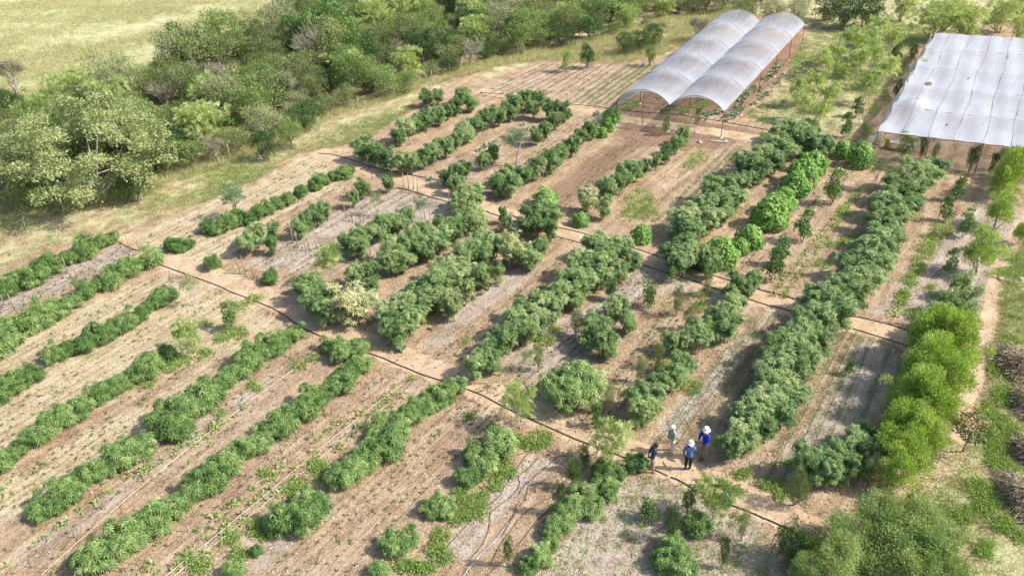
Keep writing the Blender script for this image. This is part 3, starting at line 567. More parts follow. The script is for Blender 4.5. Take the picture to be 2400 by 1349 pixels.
# ---------------------------------------------------------------- hedges of cassava: crown middles as they show in the photo
V1 = 'from the left verge'
HEDGES = [
 ('low', 'the first hedge ' + V1, [(10,668,24),(30,655,22),(54,646,26),(82,636,24),(108,614,24),(134,612,20),(160,604,20),(192,582,24),(217,572,21),(238,564,17),(260,554,19)]),
 ('low', 'the second hedge ' + V1, [(-15,812,28),(10,792,27),(20,765,27),(64,752,28),(92,742,24),(115,728,25),(143,714,24),(170,704,20),(200,676,24),(232,662,20),(254,652,24),(285,640,23),(308,620,23),(332,612,18),(354,602,26)]),
 ('low', 'the third hedge ' + V1, [(-8,912,24),(14,912,24),(35,885,24),(75,875,24),(118,830,27),(142,818,26),(168,812,24),(198,806,22),(215,782,20),(240,778,24),(264,764,24),(290,752,24),(312,740,20),(335,726,19),(352,714,19),(375,697,20),(398,686,19)]),
 ('low', 'the fourth hedge ' + V1, [(-5,1080,22),(30,1055,20),(72,1020,26),(95,1008,27),(120,990,26),(146,974,28),(172,962,22),(196,950,22),(238,918,30),(266,902,22),(288,892,26),(318,878,26),(346,856,26),(366,842,24),(390,826,24)]),
 ('low', 'the fifth hedge ' + V1, [(90,1190,32),(122,1178,34),(148,1152,32),(174,1150,27),(200,1108,28),(226,1096,26),(278,1074,30),(300,1055,32),(325,1042,28),(378,982,34),(418,1000,30),(412,955,30),(442,958,32),(468,926,32),(500,912,30),(528,880,32),(562,862,28),(580,840,30),(612,826,30),(640,802,30),(664,790,27),(688,778,26)]),
 ('low', 'the sixth hedge ' + V1, [(185,1304,26),(218,1300,34),(254,1284,34),(290,1270,30),(306,1238,36),(372,1204,34),(398,1186,34),(428,1166,32),(452,1144,28),(495,1118,34),(522,1090,32),(545,1062,30),(580,1045,32),(612,1034,32),(622,1006,26),(662,992,30),(690,966,32),(722,950,30),(738,924,30),(768,914,30),(795,894,28),(815,866,30),(850,850,30),(838,816,30),(800,824,28),(772,806,20)]),
 ('low', 'the seventh hedge ' + V1, [(660,1212,34),(695,1208,42),(735,1182,34),(715,1170,30),(798,1112,32),(826,1096,34),(850,1070,32),(880,1018,28),(912,1042,36),(926,998,34),(900,990,26),(962,968,32),(990,950,32),(1014,928,28),(1042,918,26),(1068,898,28)]),
 ('low', 'the broken hedge right of the seventh one', [(548,1330,28),(600,1288,18),(888,1335,24),(925,1270,30),(955,1258,28),(1010,1188,24),(1040,1185,26),(1095,1112,32),(1130,1078,32),(1110,1060,24),(1172,1034,34)]),
 ('low', 'the hedge ending by the navy-shirted person', [(1236,1322,28),(1265,1296,32),(1290,1270,22),(1292,1236,28),(1315,1212,28),(1345,1185,34),(1372,1150,34),(1388,1190,26),(1408,1128,30),(1430,1142,24),(1418,1098,32),(1445,1108,24),(1490,1082,26)]),
 ('low', 'the short hedge at the bottom frame edge', [(1560,1310,40),(1600,1325,40),(1578,1278,32),(1640,1226,28),(1700,1170,20)]),
 ('tall', 'the tall hedge nearest the people', [(1712,1040,40),(1748,1012,38),(1752,970,38),(1790,985,42),(1792,945,44),(1828,960,40),(1826,915,42),(1860,920,36),(1800,905,36),(1818,872,44),(1862,868,36),(1846,832,46),(1890,838,38),(1806,836,30),(1838,795,40),(1880,790,42),(1918,795,30),(1886,756,42),(1930,735,42),(1966,728,38),(1915,700,38),(1958,690,42),(2000,695,34),(1990,655,42),(2028,650,38),(2046,612,38),(1998,618,38),(2072,590,36),(2030,574,38),(2062,548,38),(2096,540,32),(2068,512,36),(2104,500,36),(2092,470,38),(2130,478,30),(2058,478,26),(2106,438,38),(2145,440,32),(2135,408,36),(2172,402,32),(2190,392,24)]),
 ('tall', 'the cassava clump beside the yellow-green shrubs', [(1893,1075,36),(1932,1092,40),(1958,1070,36),(1985,1092,36),(2006,1040,34),(2022,1015,26),(2040,1090,26)]),
 ('tall', 'the hedge around the big round bush', [(1400,765,34),(1418,800,34),(1380,790,26),(1440,728,28),(1472,748,26),(1455,712,20)]),
 ('tall', 'the hedge two rows left of the people', [(1506,958,36),(1498,925,30),(1535,925,34),(1545,892,34),(1580,880,34),(1600,850,32),(1636,792,30),(1655,772,34),(1676,745,30),(1704,762,32),(1712,728,32),(1728,706,24),(1575,795,28),(1612,795,22)]),
 ('tall', 'the long central hedge above the hose', [(1115,850,32),(1148,840,28),(1152,805,32),(1185,790,38),(1205,750,34),(1230,770,38),(1262,745,36),(1228,720,30),(1268,705,38),(1300,715,30),(1305,680,38),(1340,688,34),(1330,650,34),(1368,655,36),(1365,620,36),(1395,610,38),(1398,572,36),(1430,590,36),(1450,628,30),(1455,572,32),(1480,600,28),(1415,640,28)]),
 ('tall', 'the hedge with the bare-stemmed yellowing shrub', [(925,768,38),(955,750,38),(910,735,34),(945,715,34),(980,720,38),(975,690,34),(1012,692,38),(1045,700,30),(1015,655,36),(1052,662,36),(1088,672,28),(1052,628,36),(1092,628,36),(1125,640,28),(1090,595,34),(1125,598,34),(1135,565,30),(1160,570,28),(1245,598,30),(1262,578,24)]),
 ('tall', 'the hedge behind the cream flowering shrub', [(728,655,22),(712,672,28),(745,700,36),(775,722,34),(790,695,26),(832,640,26),(862,630,28),(868,668,24),(912,612,30),(945,600,34),(922,582,30),(962,570,36),(995,585,30),(985,550,32),(1022,555,34),(1042,530,32),(1072,540,22),(1082,512,34),(1112,505,32),(1078,470,28),(1105,455,28)]),
 ('tall', 'the short hedge behind the wooden stakes', [(815,562,28),(848,550,30),(838,575,24),(880,540,28),(902,520,26),(930,520,26),(955,502,22)]),
 ('low', 'the upper left hedge above the stakes', [(484,530,20),(508,532,22),(536,518,20),(556,508,19),(580,510,19),(604,494,19),(628,486,19),(652,472,19),(672,465,17),(705,448,18),(738,428,19),(756,420,19),(780,410,18),(804,402,18),(820,396,13)]),
 ('tall', 'the sparse row of shrubs among the stakes', [(578,565,24),(602,548,24),(640,540,19),(636,570,17),(700,530,19),(718,512,19),(742,500,20),(762,490,16),(828,462,15),(850,436,20),(908,427,16)]),
 ('low', 'the lone clumps beside the left path', [(404,572,17),(424,574,18),(444,570,16),(496,614,17),(632,650,17)]),
 ('tall', 'the short top row of the cassava loop', [(1002,226,17),(1026,222,15),(1082,220,21),(1100,236,20),(1068,244,20),(1048,258,20),(1026,266,20),(1000,276,22),(975,286,22),(950,300,24),(932,318,20)]),
 ('tall', 'the lower side of the cassava loop', [(852,345,24),(878,356,26),(905,368,26),(935,378,26),(965,380,24),(992,368,22),(1015,355,24),(1042,342,22),(1066,325,20),(1090,305,23),(1115,290,23),(1140,275,22),(1166,266,22),(1192,256,20),(1205,240,18),(1232,230,22),(1262,234,22),(1248,252,20),(1290,256,20),(1320,258,19),(1300,280,19),(1275,302,19),(1256,316,16)]),
 ('tall', 'the row ending in the bright vine arch', [(1040,412,17),(1070,408,22),(1092,395,17),(1066,430,18),(1134,372,16),(1156,356,16),(1165,428,26),(1196,430,28),(1192,405,22),(1226,405,24),(1256,392,24),(1285,376,24),(1310,358,22),(1338,340,22),(1362,320,20),(1384,302,20)]),
 ('tall', 'the row below the arched shade house', [(1420,436,24),(1445,422,24),(1468,405,22),(1488,396,22),(1510,388,18),(1538,376,15),(1562,358,15),(1586,335,16),(1602,318,14)]),
 ('tall', 'the clump at the second path', [(1240,500,22),(1268,492,26),(1295,505,24),(1262,525,26),(1290,535,22),(1230,525,18),(1178,500,14)]),
 ('tall', 'the spreading hedge left of the vine mounds', [(1596,520,30),(1625,505,34),(1655,480,36),(1622,540,30),(1656,515,32),(1690,470,36),(1672,440,34),(1706,435,36),(1725,460,30),(1740,425,24),(1695,500,24),(1752,382,30),(1780,398,26),(1785,362,34),(1815,372,32),(1806,335,34),(1838,340,34),(1830,302,30),(1864,300,30),(1880,325,30),(1905,330,26),(1930,342,24),(1900,300,20)]),
 ('tall', 'the spreading clump over the second path', [(1572,592,30),(1600,608,28),(1625,588,34),(1655,598,30),(1668,622,24),(1602,575,28),(1708,682,20),(1730,655,26),(1765,655,24),(1748,672,20)]),
 ('sparse', 'the sparse clump at the middle path end', [(2065,1025,26),(2082,1048,20),(1432,672,18),(1190,515,16),(1455,430,16),(1225,590,22),(1168,640,20)]),
 ('sparse', 'the patchy row left of the right track', [(2178,755,30),(2205,735,30),(2240,725,28),(2270,690,28),(2255,660,24),(2265,720,24),(2215,700,16),(2160,780,22)]),
]
allr = sorted([p[2] * (1.0 if kind == 'low' else .95) for kind, D, pts in HEDGES for p in pts], reverse=True); CUT = allr[min(len(allr) - 1, 293)]
nrest = 0; rest = []
for kind, D, pts in HEDGES:
    pts = sorted(pts, key=lambda p: -p[1]); i = -1
    for (x, y, r) in pts:
        r *= 1 + .16 * math.sin(x * 1.7 + y * .9) if kind == 'low' else 1 + .12 * math.sin(x * 2.3 + y * 1.1)
        small = r * (1.0 if kind == 'low' else .95) <= CUT
        if not small: i += 1
        o = plant(kind, x, y, r * (1.0 if kind == 'low' else 1.0), 'cassava_shrub', 'cassava shrub, %s from the near end of %s' % (ordw(max(i, 0)), D), 'shrub', 'cassava shrubs planted in hedges', .9 if kind == 'tall' else 1.0)
        if small:
            rest.append((o.children[0].data.name, o.children[1].data, Matrix.Translation(o.location) @ o.rotation_euler.to_matrix().to_4x4() @ Matrix.Diagonal((*o.scale, 1))))
            for c in list(o.children): bpy.data.objects.remove(c)
            bpy.data.objects.remove(o)
def merge_rest():
    Vs = []; Fs = []; ts = []; mi = []; b = 0
    for nm, st, mw in rest:
        V_, F_, t_, mat = ARR[nm]; mm = np.array(mw)
        Vw = V_ @ mm[:3, :3].T + mm[:3, 3]; Vs.append(Vw); Fs.append(F_ + b); ts.append(np.clip(t_ * .65 + .35 * rnd.random(), 0, 1)); mi.append(np.full(len(F_), 0 if mat == 'cassava' else 1)); b += len(Vw)
        sv_ = np.array([v.co for v in st.vertices]); sf = np.array([list(p.vertices) for p in st.polygons]); Vw = sv_ @ mm[:3, :3].T + mm[:3, 3]
        Vs.append(Vw); Fs.append(sf + b); ts.append(np.zeros(len(sf))); mi.append(np.full(len(sf), 2)); b += len(Vw)
    me = mesh_np('cassava_shrubs', np.concatenate(Vs), np.concatenate(Fs), [M['cassava'], M['cassava_low'], M['pinkbark']], np.concatenate(ts), midx=np.concatenate(mi))
    tag(link('cassava_shrubs', me), 'the smaller cassava shrubs in the far hedges', kind='stuff')
merge_rest()
plant('big', 1345, 890, 76, 'cassava_shrub', 'biggest round cassava shrub, a wide dark dome left of the people', 'shrub', 'cassava shrubs planted in hedges')
plant('pale', 826, 700, 54, 'flowering_shrub', 'cream flowering shrub at the lower end of its hedge beside the first path', 'shrub', None, 1.05)
plant('pale', 1376, 462, 26, 'flowering_shrub', 'small cream flowering shrub above the dark round vine bush', 'shrub')
plant('halfpale', 1200, 585, 36, 'yellowing_shrub', 'yellowing shrub on bare pinkish stems in the middle of the field', 'shrub')
plant('halfpale', 1412, 478, 26, 'yellowing_shrub', 'yellowish green shrub right of the small cream flowering one', 'shrub')
plant('halfpale', 1060, 715, 26, 'yellowing_shrub', 'low yellowing shrub on the right edge of a central hedge', 'shrub')
for x, y, r, zs, lb in [
    (1280,464,29,1.0,'bright round vine bush at the foot of the brown bed'), (1362,514,19,1.1,'dark green round vine bush below the cream flowering shrub'),
    (1504,548,24,1.1,'round vine ball beside the second path, alone on bare soil'),
    (1425,292,17,1.2,'lowest vine mound of the bright arch below the shade house'), (1434,270,19,1.2,'topmost vine mound of the bright arch below the shade house'), (1412,310,14,1.1,'small vine mound joining the hedge below the bright arch'),
    (1866,430,32,1.05,'lower part of the longest bright vine mound'), (1886,405,34,1.1,'middle part of the longest bright vine mound'), (1908,380,30,1.05,'upper part of the longest bright vine mound'),
    (1806,500,40,1.15,'second longest vine mound, left of the citrus saplings'), (1838,464,29,1.0,'vine mound just above the second longest one'),
    (1820,478,34,1.05,'crest of the second longest vine mound'),
    (1760,552,31,1.1,'rounded vine mound between the two paths of mounds'), (1736,576,22,1.2,'yellowish vine mound squeezed between two greener ones'),
    (1692,592,36,1.2,'large vine mound at the lower end of the mounds, beside the path'), (1665,585,24,1.0,'vine mound half under the spreading cassava'),
    (1973,350,19,1.4,'small vine bush shaped like a lollipop near the flat shade net'), (2020,364,26,1.35,'upright vine bush below the corner of the flat shade net')]:
    plant('vine', x, y, r * 1.13, 'vine_bush', lb, 'bush', 'vine covered mounds', zs)
for x, y, r, lb in [
    (1888,527,22,'glossy citrus sapling beside the row of creeping weeds'), (1815,612,24,'glossy citrus sapling nearest the second path'), (1832,585,20,'glossy citrus sapling behind the one nearest the path'),
    (1960,432,24,'glossy citrus sapling in the shade of the tall hedge'), (1983,292,15,'dark glossy sapling above the lollipop shaped vine bush'), (2013,246,13,'glossy sapling beside the pale trunk between the shade nets'),
    (1520,688,19,'dark columnar sapling standing alone above the central beds'), (1396,974,18,'small dark sapling right of the big round cassava'),
    (1575,640,13,'dark sapling under the path-side cassava canopy'), (537,738,19,'upright sapling in the left beds beside pale straw'),
    (2222,488,15,'glossy bush on the narrow strip below the flat shade net'), (2250,438,15,'dark bush near two canes below the flat shade net'), (2268,520,17,'grey green bush on the strip right of the tall hedge'),
    (2228,612,17,'dark spiky bush on the strip left of the yellow-green shrubs'), (1993,858,12,'small round sapling on a bent stem in the onion bed'), (1545,1168,0,'')]:
    if r: plant('citrus', x, y, r * .95, 'citrus_sapling', lb, 'sapling', None, 1.25)
for x, y, r, lb in [
    (1433,1022,40,'feathery pale tree beside the navy-shirted person'), (1680,1150,44,'feathery pale tree below the light-blue-shirted person'),
    (1216,935,36,'feathery tree with a bare white trunk beside the hose'), (2000,95,32,'topmost left feathery tree between the shade nets'),
    (2036,86,30,'topmost middle feathery tree between the shade nets'), (2050,115,28,'feathery tree close to the flat shade net top corner'), (2084,150,30,'feathery tree right beside the flat shade net edge'),
    (2096,85,24,'rightmost small feathery tree near the top between the nets'), (2017,130,26,'feathery tree in the middle of the upper grove'), (1984,160,26,'feathery tree left of the grove centre'),
    (2040,190,28,'feathery tree with a pale forked trunk near the net shadow'), (1915,190,30,'feathery tree by the right side of the arched house'), (1890,232,28,'feathery tree beside the small grass patch'),
    (1935,135,26,'feathery tree opposite the middle arch posts'), (1870,205,20,'small feathery tree nearest the tilled dark bed'), (1925,262,24,'lowest feathery tree of the grove between the nets'),
    (1950,215,22,'feathery tree in the lower middle of the grove'), (1960,120,24,'feathery tree in the upper left of the grove'), (2062,60,24,'feathery tree below the dark tree at the top'),
    (433,782,26,'dark feathery bush on the straw bed at left'), (768,598,30,'pale feathery bush above the two grey stake groups'), (2160,150,14,'small feathery tree at the flat net edge')]:
    plant('moringa', x, y, r * (1.0 if y < 300 else 1.2), 'moringa_tree', lb, 'tree', 'feathery moringa trees')
for x, y, r, lb in [(1207,330,38,'airy grey green tree alone between two cassava rows'), (880,462,18,'thin airy grey sapling above the wooden stakes'), (2060,395,24,'slender airy tree in front of the flat shade house'),
                    (2095,405,20,'second slender airy tree in front of the flat shade house'), (1397,270,12,'small grey airy bush left of the bright vine arch'), (440,668,22,'airy tree over the top end of the third hedge'),
                    (985,478,18,'airy sapling between the two stake lines'), (1270,382,14,'small airy bush in the arch row')]:
    plant('sap', x, y, r, 'airy_tree', lb, 'tree', 'thin airy trees')
plant('bluetree', 544, 462, 34, 'young_tree', 'young blue green tree with a thin trunk casting a shadow near the verge', 'tree')
for x, y, r, lb in [
    (2215,775,46,'topmost yellow-green shrub of the long clump by the path end'), (2180,800,40,'yellow-green shrub at the left top of the long clump'), (2245,815,42,'yellow-green shrub at the right top of the long clump'),
    (2200,850,46,'yellow-green shrub in the upper middle of the long clump'), (2160,870,40,'yellow-green shrub at the upper left side of the clump'), (2225,890,42,'yellow-green shrub at the upper right side of the clump'),
    (2135,925,42,'yellow-green shrub at the left side of the clump'), (2180,930,46,'yellow-green shrub in the exact middle of the clump'), (2205,965,36,'yellow-green shrub at the right side of the clump'),
    (2115,985,42,'yellow-green shrub at the lower left side of the clump'), (2155,1000,44,'yellow-green shrub in the lower middle of the clump'), (2180,1030,32,'yellow-green shrub at the lower right side of the clump'),
    (2100,1045,38,'yellow-green shrub beside the palmate leaves at lower left'), (2140,1065,38,'yellow-green shrub in the lower part of the clump'), (2105,1105,36,'lowest yellow-green shrub of the long clump'),
    (2300,590,36,'lone yellow-green shrub left of the sandy track'), (2345,490,30,'yellow-green shrub above the lone one'), (2372,398,36,'large yellow-green shrub in front of the flat shade house'), (2352,425,28,'yellow-green shrub leaning on the large one'), (2400,380,30,'yellow-green shrub cut by the right frame edge'),
    (2395,545,18,'small yellow-green shrub right of the track')]:
    plant('willow', x, y, r * (1.16 if x < 2260 and y > 700 else 1), 'yellow_green_shrub', lb, 'shrub', 'yellow-green willowy shrubs', 1.18)
plant('mango', 2277, 1003, 44, 'mango_tree', 'small mango tree with orange young leaves on a slim leaning trunk', 'tree')
for i, (x, y, r, k, lb) in enumerate([(1520,1192,20,'citrus','dark spindly weed on the mulch below the navy-shirted person'), (1575,1222,20,'dark','low dark weed left of the bottom cassava hedge'), (1615,1167,17,'dark','low dark weed left of the lower feathery tree'),
    (1700,1287,13,'dark','small dark weed on shaded mulch near the bottom'), (1345,1100,20,'dark','flat dark weed left of the hedge by the navy-shirted person'), (1315,1162,13,'dark','small dark weed on the bare soil bed'), (1872,1135,26,'olive','airy brownish shrub beside the lower path end'),
    (1505,856,15,'grey','grassy dark clump right of the big round bush'), (1545,822,15,'olive','grassy clump among the sparse shrubs'), (1430,925,14,'grey','greyish weed below the big round bush'), (1615,735,14,'olive','olive weed left of the hedge top end'),
    (1745,1222,14,'grey','greyish weed beside the lower hose'), (2140,1170,14,'halfpale','small palmate shrub right of the corner acacias'), (1370,1062,13,'dark','small dark weed by the hose end'), (1190,1285,12,'dark','small dark weed between two loose hoses'), (1660,655,12,'olive','weed at the foot of the spreading clump'),
    (1590,700,16,'olive','weedy clump right of the columnar sapling'), (1350,745,16,'olive','weedy clump above the big round bush'), (1262,830,14,'light','pale weed left of the big round bush'), (652,870,0,'light','')]):
    if r: plant(k, x, y, r, 'weed_shrub', lb, 'weed')
# big grey feathery acacia at the lower right corner and its neighbours
for x, y, r, lb in [(2060,1215,62,'top left feathery acacia of the corner thicket'), (2130,1225,66,'top middle feathery acacia of the corner thicket'), (1990,1260,56,'left feathery acacia leaning over the path end'), (2190,1275,60,'right feathery acacia of the corner thicket'),
                    (2080,1300,66,'central feathery acacia of the corner thicket'), (1960,1320,54,'feathery acacia at the bottom left of the corner thicket'), (2150,1335,60,'bottom feathery acacia of the corner thicket'), (2230,1330,46,'outermost right acacia of the corner thicket'), (1890,1345,34,'small acacia at the bottom frame edge')]:
    plant('foreacacia', x, y, r, 'acacia_tree', lb, 'tree', 'feathery acacias in the lower right corner')
plant('dark', 1860, 1262, 40, 'dark_shrub', 'dark green shrub at the path end under the acacias', 'shrub')
plant('light', 1915, 1290, 26, 'light_shrub', 'pale narrow shrub poking out of the acacias', 'shrub')

# ---------------------------------------------------------------- the wild thicket
ANCH = [
 ('creamtree', 195, 335, 175, 'wide pale cream-green tree with white limbs at the left'),
 ('greentree', 765, 62, 66, 'tall bright dark-green tree rising above the thicket'), ('greentree', 705, 75, 40, 'smaller green tree left of the tall dark-green one'),
 ('light', 560, 115, 48, 'light green spreading tree at the field edge'), ('light', 500, 130, 34, 'light green bush left of the spreading one at the field edge'), ('light', 600, 150, 34, 'light green bush in front of the spreading one'),
 ('bare', 432, 172, 34, 'grey leafless bush with fine twigs near the field'), ('bare', 660, 195, 38, 'tall grey leafless bush in the thicket middle'), ('bare', 500, 165, 26, 'leafless grey bush beside the light green trees'),
 ('bare', 20, 165, 36, 'grey leafless tree at the top left thicket corner'), ('bare', 1637, 58, 22, 'white leafless tree left of the arched shade house'), ('bare', 1975, 30, 18, 'pale leafless tree in front of the dark trees at the top'),
 ('bare', 575, 235, 28, 'bare white-branched bush in the thicket front'), ('bare', 365, 215, 26, 'bare bush just right of the cream tree'), ('bare', 540, 200, 30, 'twiggy grey bush between olive shrubs'),
 ('dark', 385, 330, 50, 'very dark green bush right of the cream tree'), ('dark', 310, 420, 40, 'dark bush under the cream tree front'), ('dark', 20, 240, 36, 'dark bush behind the cream tree left side'), ('dark', 120, 420, 50, 'dark shaded bush under the cream tree middle'),
 ('light', 55, 432, 48, 'light green bush with grey branches in front of the cream tree'), ('bare', 15, 410, 34, 'dead grey branches at the left frame edge'), ('bare', 150, 425, 26, 'dead twiggy bush under the cream tree'),
 ('dark', 615, 335, 28, 'low dark bush at the thicket front by a fence post'), ('light', 680, 305, 30, 'yellowish low bush at the thicket front'), ('dark', 850, 110, 46, 'dark rounded tree right of the tall green one'),
 ('dark', 1467, 95, 24, 'dark low bush left of the arched shade house'), ('dark', 1503, 88, 22, 'second dark low bush left of the arched shade house'), ('dark', 1530, 76, 24, 'third dark low bush, nearest the arched shade house'),
 ('dark', 1377, 126, 19, 'dark bush at the edge of the mulched bed'), ('acacia', 1328, 138, 12, 'small acacia seedling at the edge of the mulched bed'), ('light', 1525, 125, 14, 'low light bush beyond the onion rows'),
 ('acacia', 2207, 36, 52, 'large feathery tree behind the flat shade house'), ('acacia', 2265, 45, 38, 'feathery tree right of the large one at the top'), ('acacia', 2352, 30, 32, 'feathery tree at the top right'), ('acacia', 2395, 60, 22, 'feathery tree cut by the top right frame edge'),
 ('dark', 1985, 18, 42, 'broad dark tree at the top between the shade houses'), ('dark', 2035, 18, 38, 'dark tree at the top right of the broad one'), ('dark', 1940, 8, 30, 'dark tree at the top left of the broad one'),
 ('grey', 1812, 18, 32, 'grey bush behind the arched shade house'), ('grey', 1872, 20, 30, 'grey bush behind the right end of the arched house'), ('olive', 1750, 12, 26, 'olive bush behind the left bay of the arched house'),
 ('acacia', 2120, 8, 26, 'feathery tree on the sandy ground at the top'), ('olive', 2395, 10, 26, 'olive tree in the top right corner'),
]
taken = []
for kind, x, y, r, lb in ANCH:
    o = plant(kind, x, y, r, 'thicket_tree' if kind in ('creamtree', 'greentree', 'bare', 'acacia') else 'thicket_shrub', lb, 'tree' if kind in ('creamtree', 'greentree', 'bare', 'acacia') else 'shrub')
    taken.append((o.location.x, o.location.y, r * dist((o.location.x, o.location.y, 1)) / F * (.6 if kind != 'creamtree' else .8)))
THK = wpoly([(-260, 560), (-60, 492), (60, 478), (200, 466), (350, 438), (400, 410), (560, 365), (680, 328), (760, 282), (880, 240), (1000, 203), (1080, 168), (1150, 142), (1260, 128), (1350, 112), (1420, 88), (1560, 52), (1680, 30), (1790, 14), (1860, -40), (1300, -110), (820, -60), (700, 20), (620, 100), (520, 165), (430, 190), (250, 235), (0, 285), (-260, 330)])
TX = np.array(THK); lo, hi = TX.min(0), TX.max(0); pts = []
thr = random.Random(5)
for _ in range(9000):
    x, y = thr.uniform(lo[0], hi[0]), thr.uniform(lo[1], hi[1])
    if not inpoly(np.array([x, y]), THK): continue
    dd = 1.6 if y < 95 else 2.05 if y < 120 else 2.9
    if any((x - a) ** 2 + (y - b) ** 2 < dd * dd for a, b in pts): continue
    if any((x - a) ** 2 + (y - b) ** 2 < c * c for a, b, c in taken): continue
    q = proj((x, y, 2)); 
    if q[0] < -120 or q[0] > 2500 or q[1] < -60: continue
    pts.append((x, y))
recs = []
tn = lambda x, y: math.sin(x * .21 + 1.3) * math.cos(y * .17 + .4) + .6 * math.sin(x * .07 - y * .11)
for x, y in pts:
    s = tn(x, y) + thr.uniform(-1.2, 1.2)
    kind = 'olive' if s > .25 else 'grey' if s > -.1 else 'light' if s > -.4 else 'dark' if s > -1.0 else 'olive'
    if thr.random() < .045: kind = 'bare'
    if thr.random() < .08: kind = 'acacia'
    sc = thr.uniform(.68, 1.2)
    # distance to the front edge (fence side) decides the rank
    recs.append((kind, x, y, sc))
def edge_d(x, y):
    F1 = TX[:19]; best = 1e9
    for i in range(len(F1) - 1):
        a, b = F1[i], F1[i + 1]; t = np.clip(np.dot([x - a[0], y - a[1]], b - a) / np.dot(b - a, b - a), 0, 1); best = min(best, np.hypot(*(a + t * (b - a) - [x, y])))
    return best
LOOK = {'olive': 'olive green thorn shrub', 'grey': 'greyish twiggy shrub', 'light': 'light green shrub', 'dark': 'dark green shrub', 'bare': 'leafless grey tree', 'acacia': 'pale feathery acacia'}
BAND = ['front edge of thicket', 'second rank of thicket', 'third rank of thicket', 'fourth rank of thicket', 'back of thicket']
grp = {}
for kind, x, y, sc in recs:
    d = edge_d(x, y); b = 0 if d < 3 else 1 if d < 7 else 2 if d < 12 else 3 if d < 18 else 4
    if b == 0: sc *= .8
    grp.setdefault((kind, b), []).append((proj((x, y, 1))[0], x, y, sc))
for (kind, b), L in grp.items():
    L.sort()
    for i, (_, x, y, sc) in enumerate(L):
        tall_ = thr.random() < .12 and b > 0; sc *= 1.15 if tall_ else thr.uniform(.8, 1.08); zz = sc * (1.3 if tall_ else thr.uniform(.7, 1.15))
        plant_at(kind, x, y, sc * (1 if kind != 'bare' else 1.1), zz, 'thicket_tree' if kind in ('bare', 'acacia') else 'thicket_shrub',
                 '%s, %s of its kind from the left, %s' % (LOOK[kind], ordw(i), BAND[b]), 'tree' if kind in ('bare', 'acacia') else 'shrub', 'wild thicket shrubs and trees')
print('thicket', len(recs))

# ---------------------------------------------------------------- shade houses
def net_mat(name, opac, colr, tears=(), az=.95):
    mt, n, out = new_mat(name); L = n.links
    tc = n.nodes.new('ShaderNodeNewGeometry'); P = tc.outputs['Position']
    mp = n.nodes.new('ShaderNodeMapping'); mp.vector_type = 'TEXTURE'; mp.inputs['Rotation'].default_value = (0, 0, az); L.new(P, mp.inputs['Vector'])
    m3 = n.nodes.new('ShaderNodeMapping'); m3.inputs['Scale'].default_value = (.12, 1.5, .3); L.new(mp.outputs[0], m3.inputs['Vector'])
    w1 = mth(n, 'ADD', mth(n, 'MULTIPLY', noise(n, P, .7, 6, .68), .5), mth(n, 'MULTIPLY', noise(n, m3.outputs[0], 1.6, 3, .6), .5)); w2 = noise(n, P, 14, 2)
    r = ramp(n, [(.3, tuple(v * .82 for v in colr)), (.7, colr)]); L.new(w1, r.inputs[0])
    p = n.nodes.new('ShaderNodeBsdfDiffuse'); L.new(r.outputs[0], p.inputs['Color'])
    t = n.nodes.new('ShaderNodeBsdfTranslucent'); L.new(r.outputs[0], t.inputs[0])
    mx = n.nodes.new('ShaderNodeMixShader'); mx.inputs[0].default_value = .35; L.new(p.outputs[0], mx.inputs[1]); L.new(t.outputs[0], mx.inputs[2])
    tr = n.nodes.new('ShaderNodeBsdfTransparent'); a = mth(n, 'ADD', mth(n, 'MULTIPLY', mth(n, 'SUBTRACT', w1, .5), .5), opac, True)
    lw = n.nodes.new('ShaderNodeLayerWeight'); lw.inputs[0].default_value = .5
    a = mth(n, 'ADD', a, mth(n, 'MULTIPLY', mth(n, 'SUBTRACT', lw.outputs['Facing'], .45), 1.1), True)
    for (cx, cy, az, la, lb) in tears:                            # real tears in the net: nothing there
        sx = n.nodes.new('ShaderNodeSeparateXYZ'); L.new(P, sx.inputs[0]); ca, sa = math.cos(az), math.sin(az)
        dx = mth(n, 'SUBTRACT', sx.outputs[0], cx); dy = mth(n, 'SUBTRACT', sx.outputs[1], cy)
        u = mth(n, 'DIVIDE', mth(n, 'ADD', mth(n, 'MULTIPLY', dx, ca), mth(n, 'MULTIPLY', dy, sa)), la)
        v = mth(n, 'DIVIDE', mth(n, 'SUBTRACT', mth(n, 'MULTIPLY', dy, ca), mth(n, 'MULTIPLY', dx, sa)), lb)
        a = mth(n, 'MULTIPLY', a, mth(n, 'GREATER_THAN', mth(n, 'ADD', mth(n, 'MULTIPLY', u, u), mth(n, 'MULTIPLY', v, v)), 1))
    m2 = n.nodes.new('ShaderNodeMixShader'); L.new(a, m2.inputs[0]); L.new(tr.outputs[0], m2.inputs[1]); L.new(mx.outputs[0], m2.inputs[2])
    L.new(m2.outputs[0], out.inputs[0]); return mt
HE = 2.35
M['net'] = net_mat('white_shade_net', .66, (.47, .49, .53))
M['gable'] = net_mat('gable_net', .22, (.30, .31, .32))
M['loose'] = net_mat('loose_net', .55, (.44, .45, .43))
FR, FV, BR, BV = G(1697, 262, HE), G(1570, 247, HE), G(1887, 57, HE), G(1781, 50, HE)
FL = G(1447, 232, HE); BL = BV + (BV - BR)
sh = link('arched_shade_house', None, None, (FV[0], FV[1], 0)); tag(sh, 'arched shade house of white net over two bays on rusty red posts', 'shade house')
O1 = np.array([FV[0], FV[1], 0])
def lerp(a, b, t): return a * (1 - t) + b * t
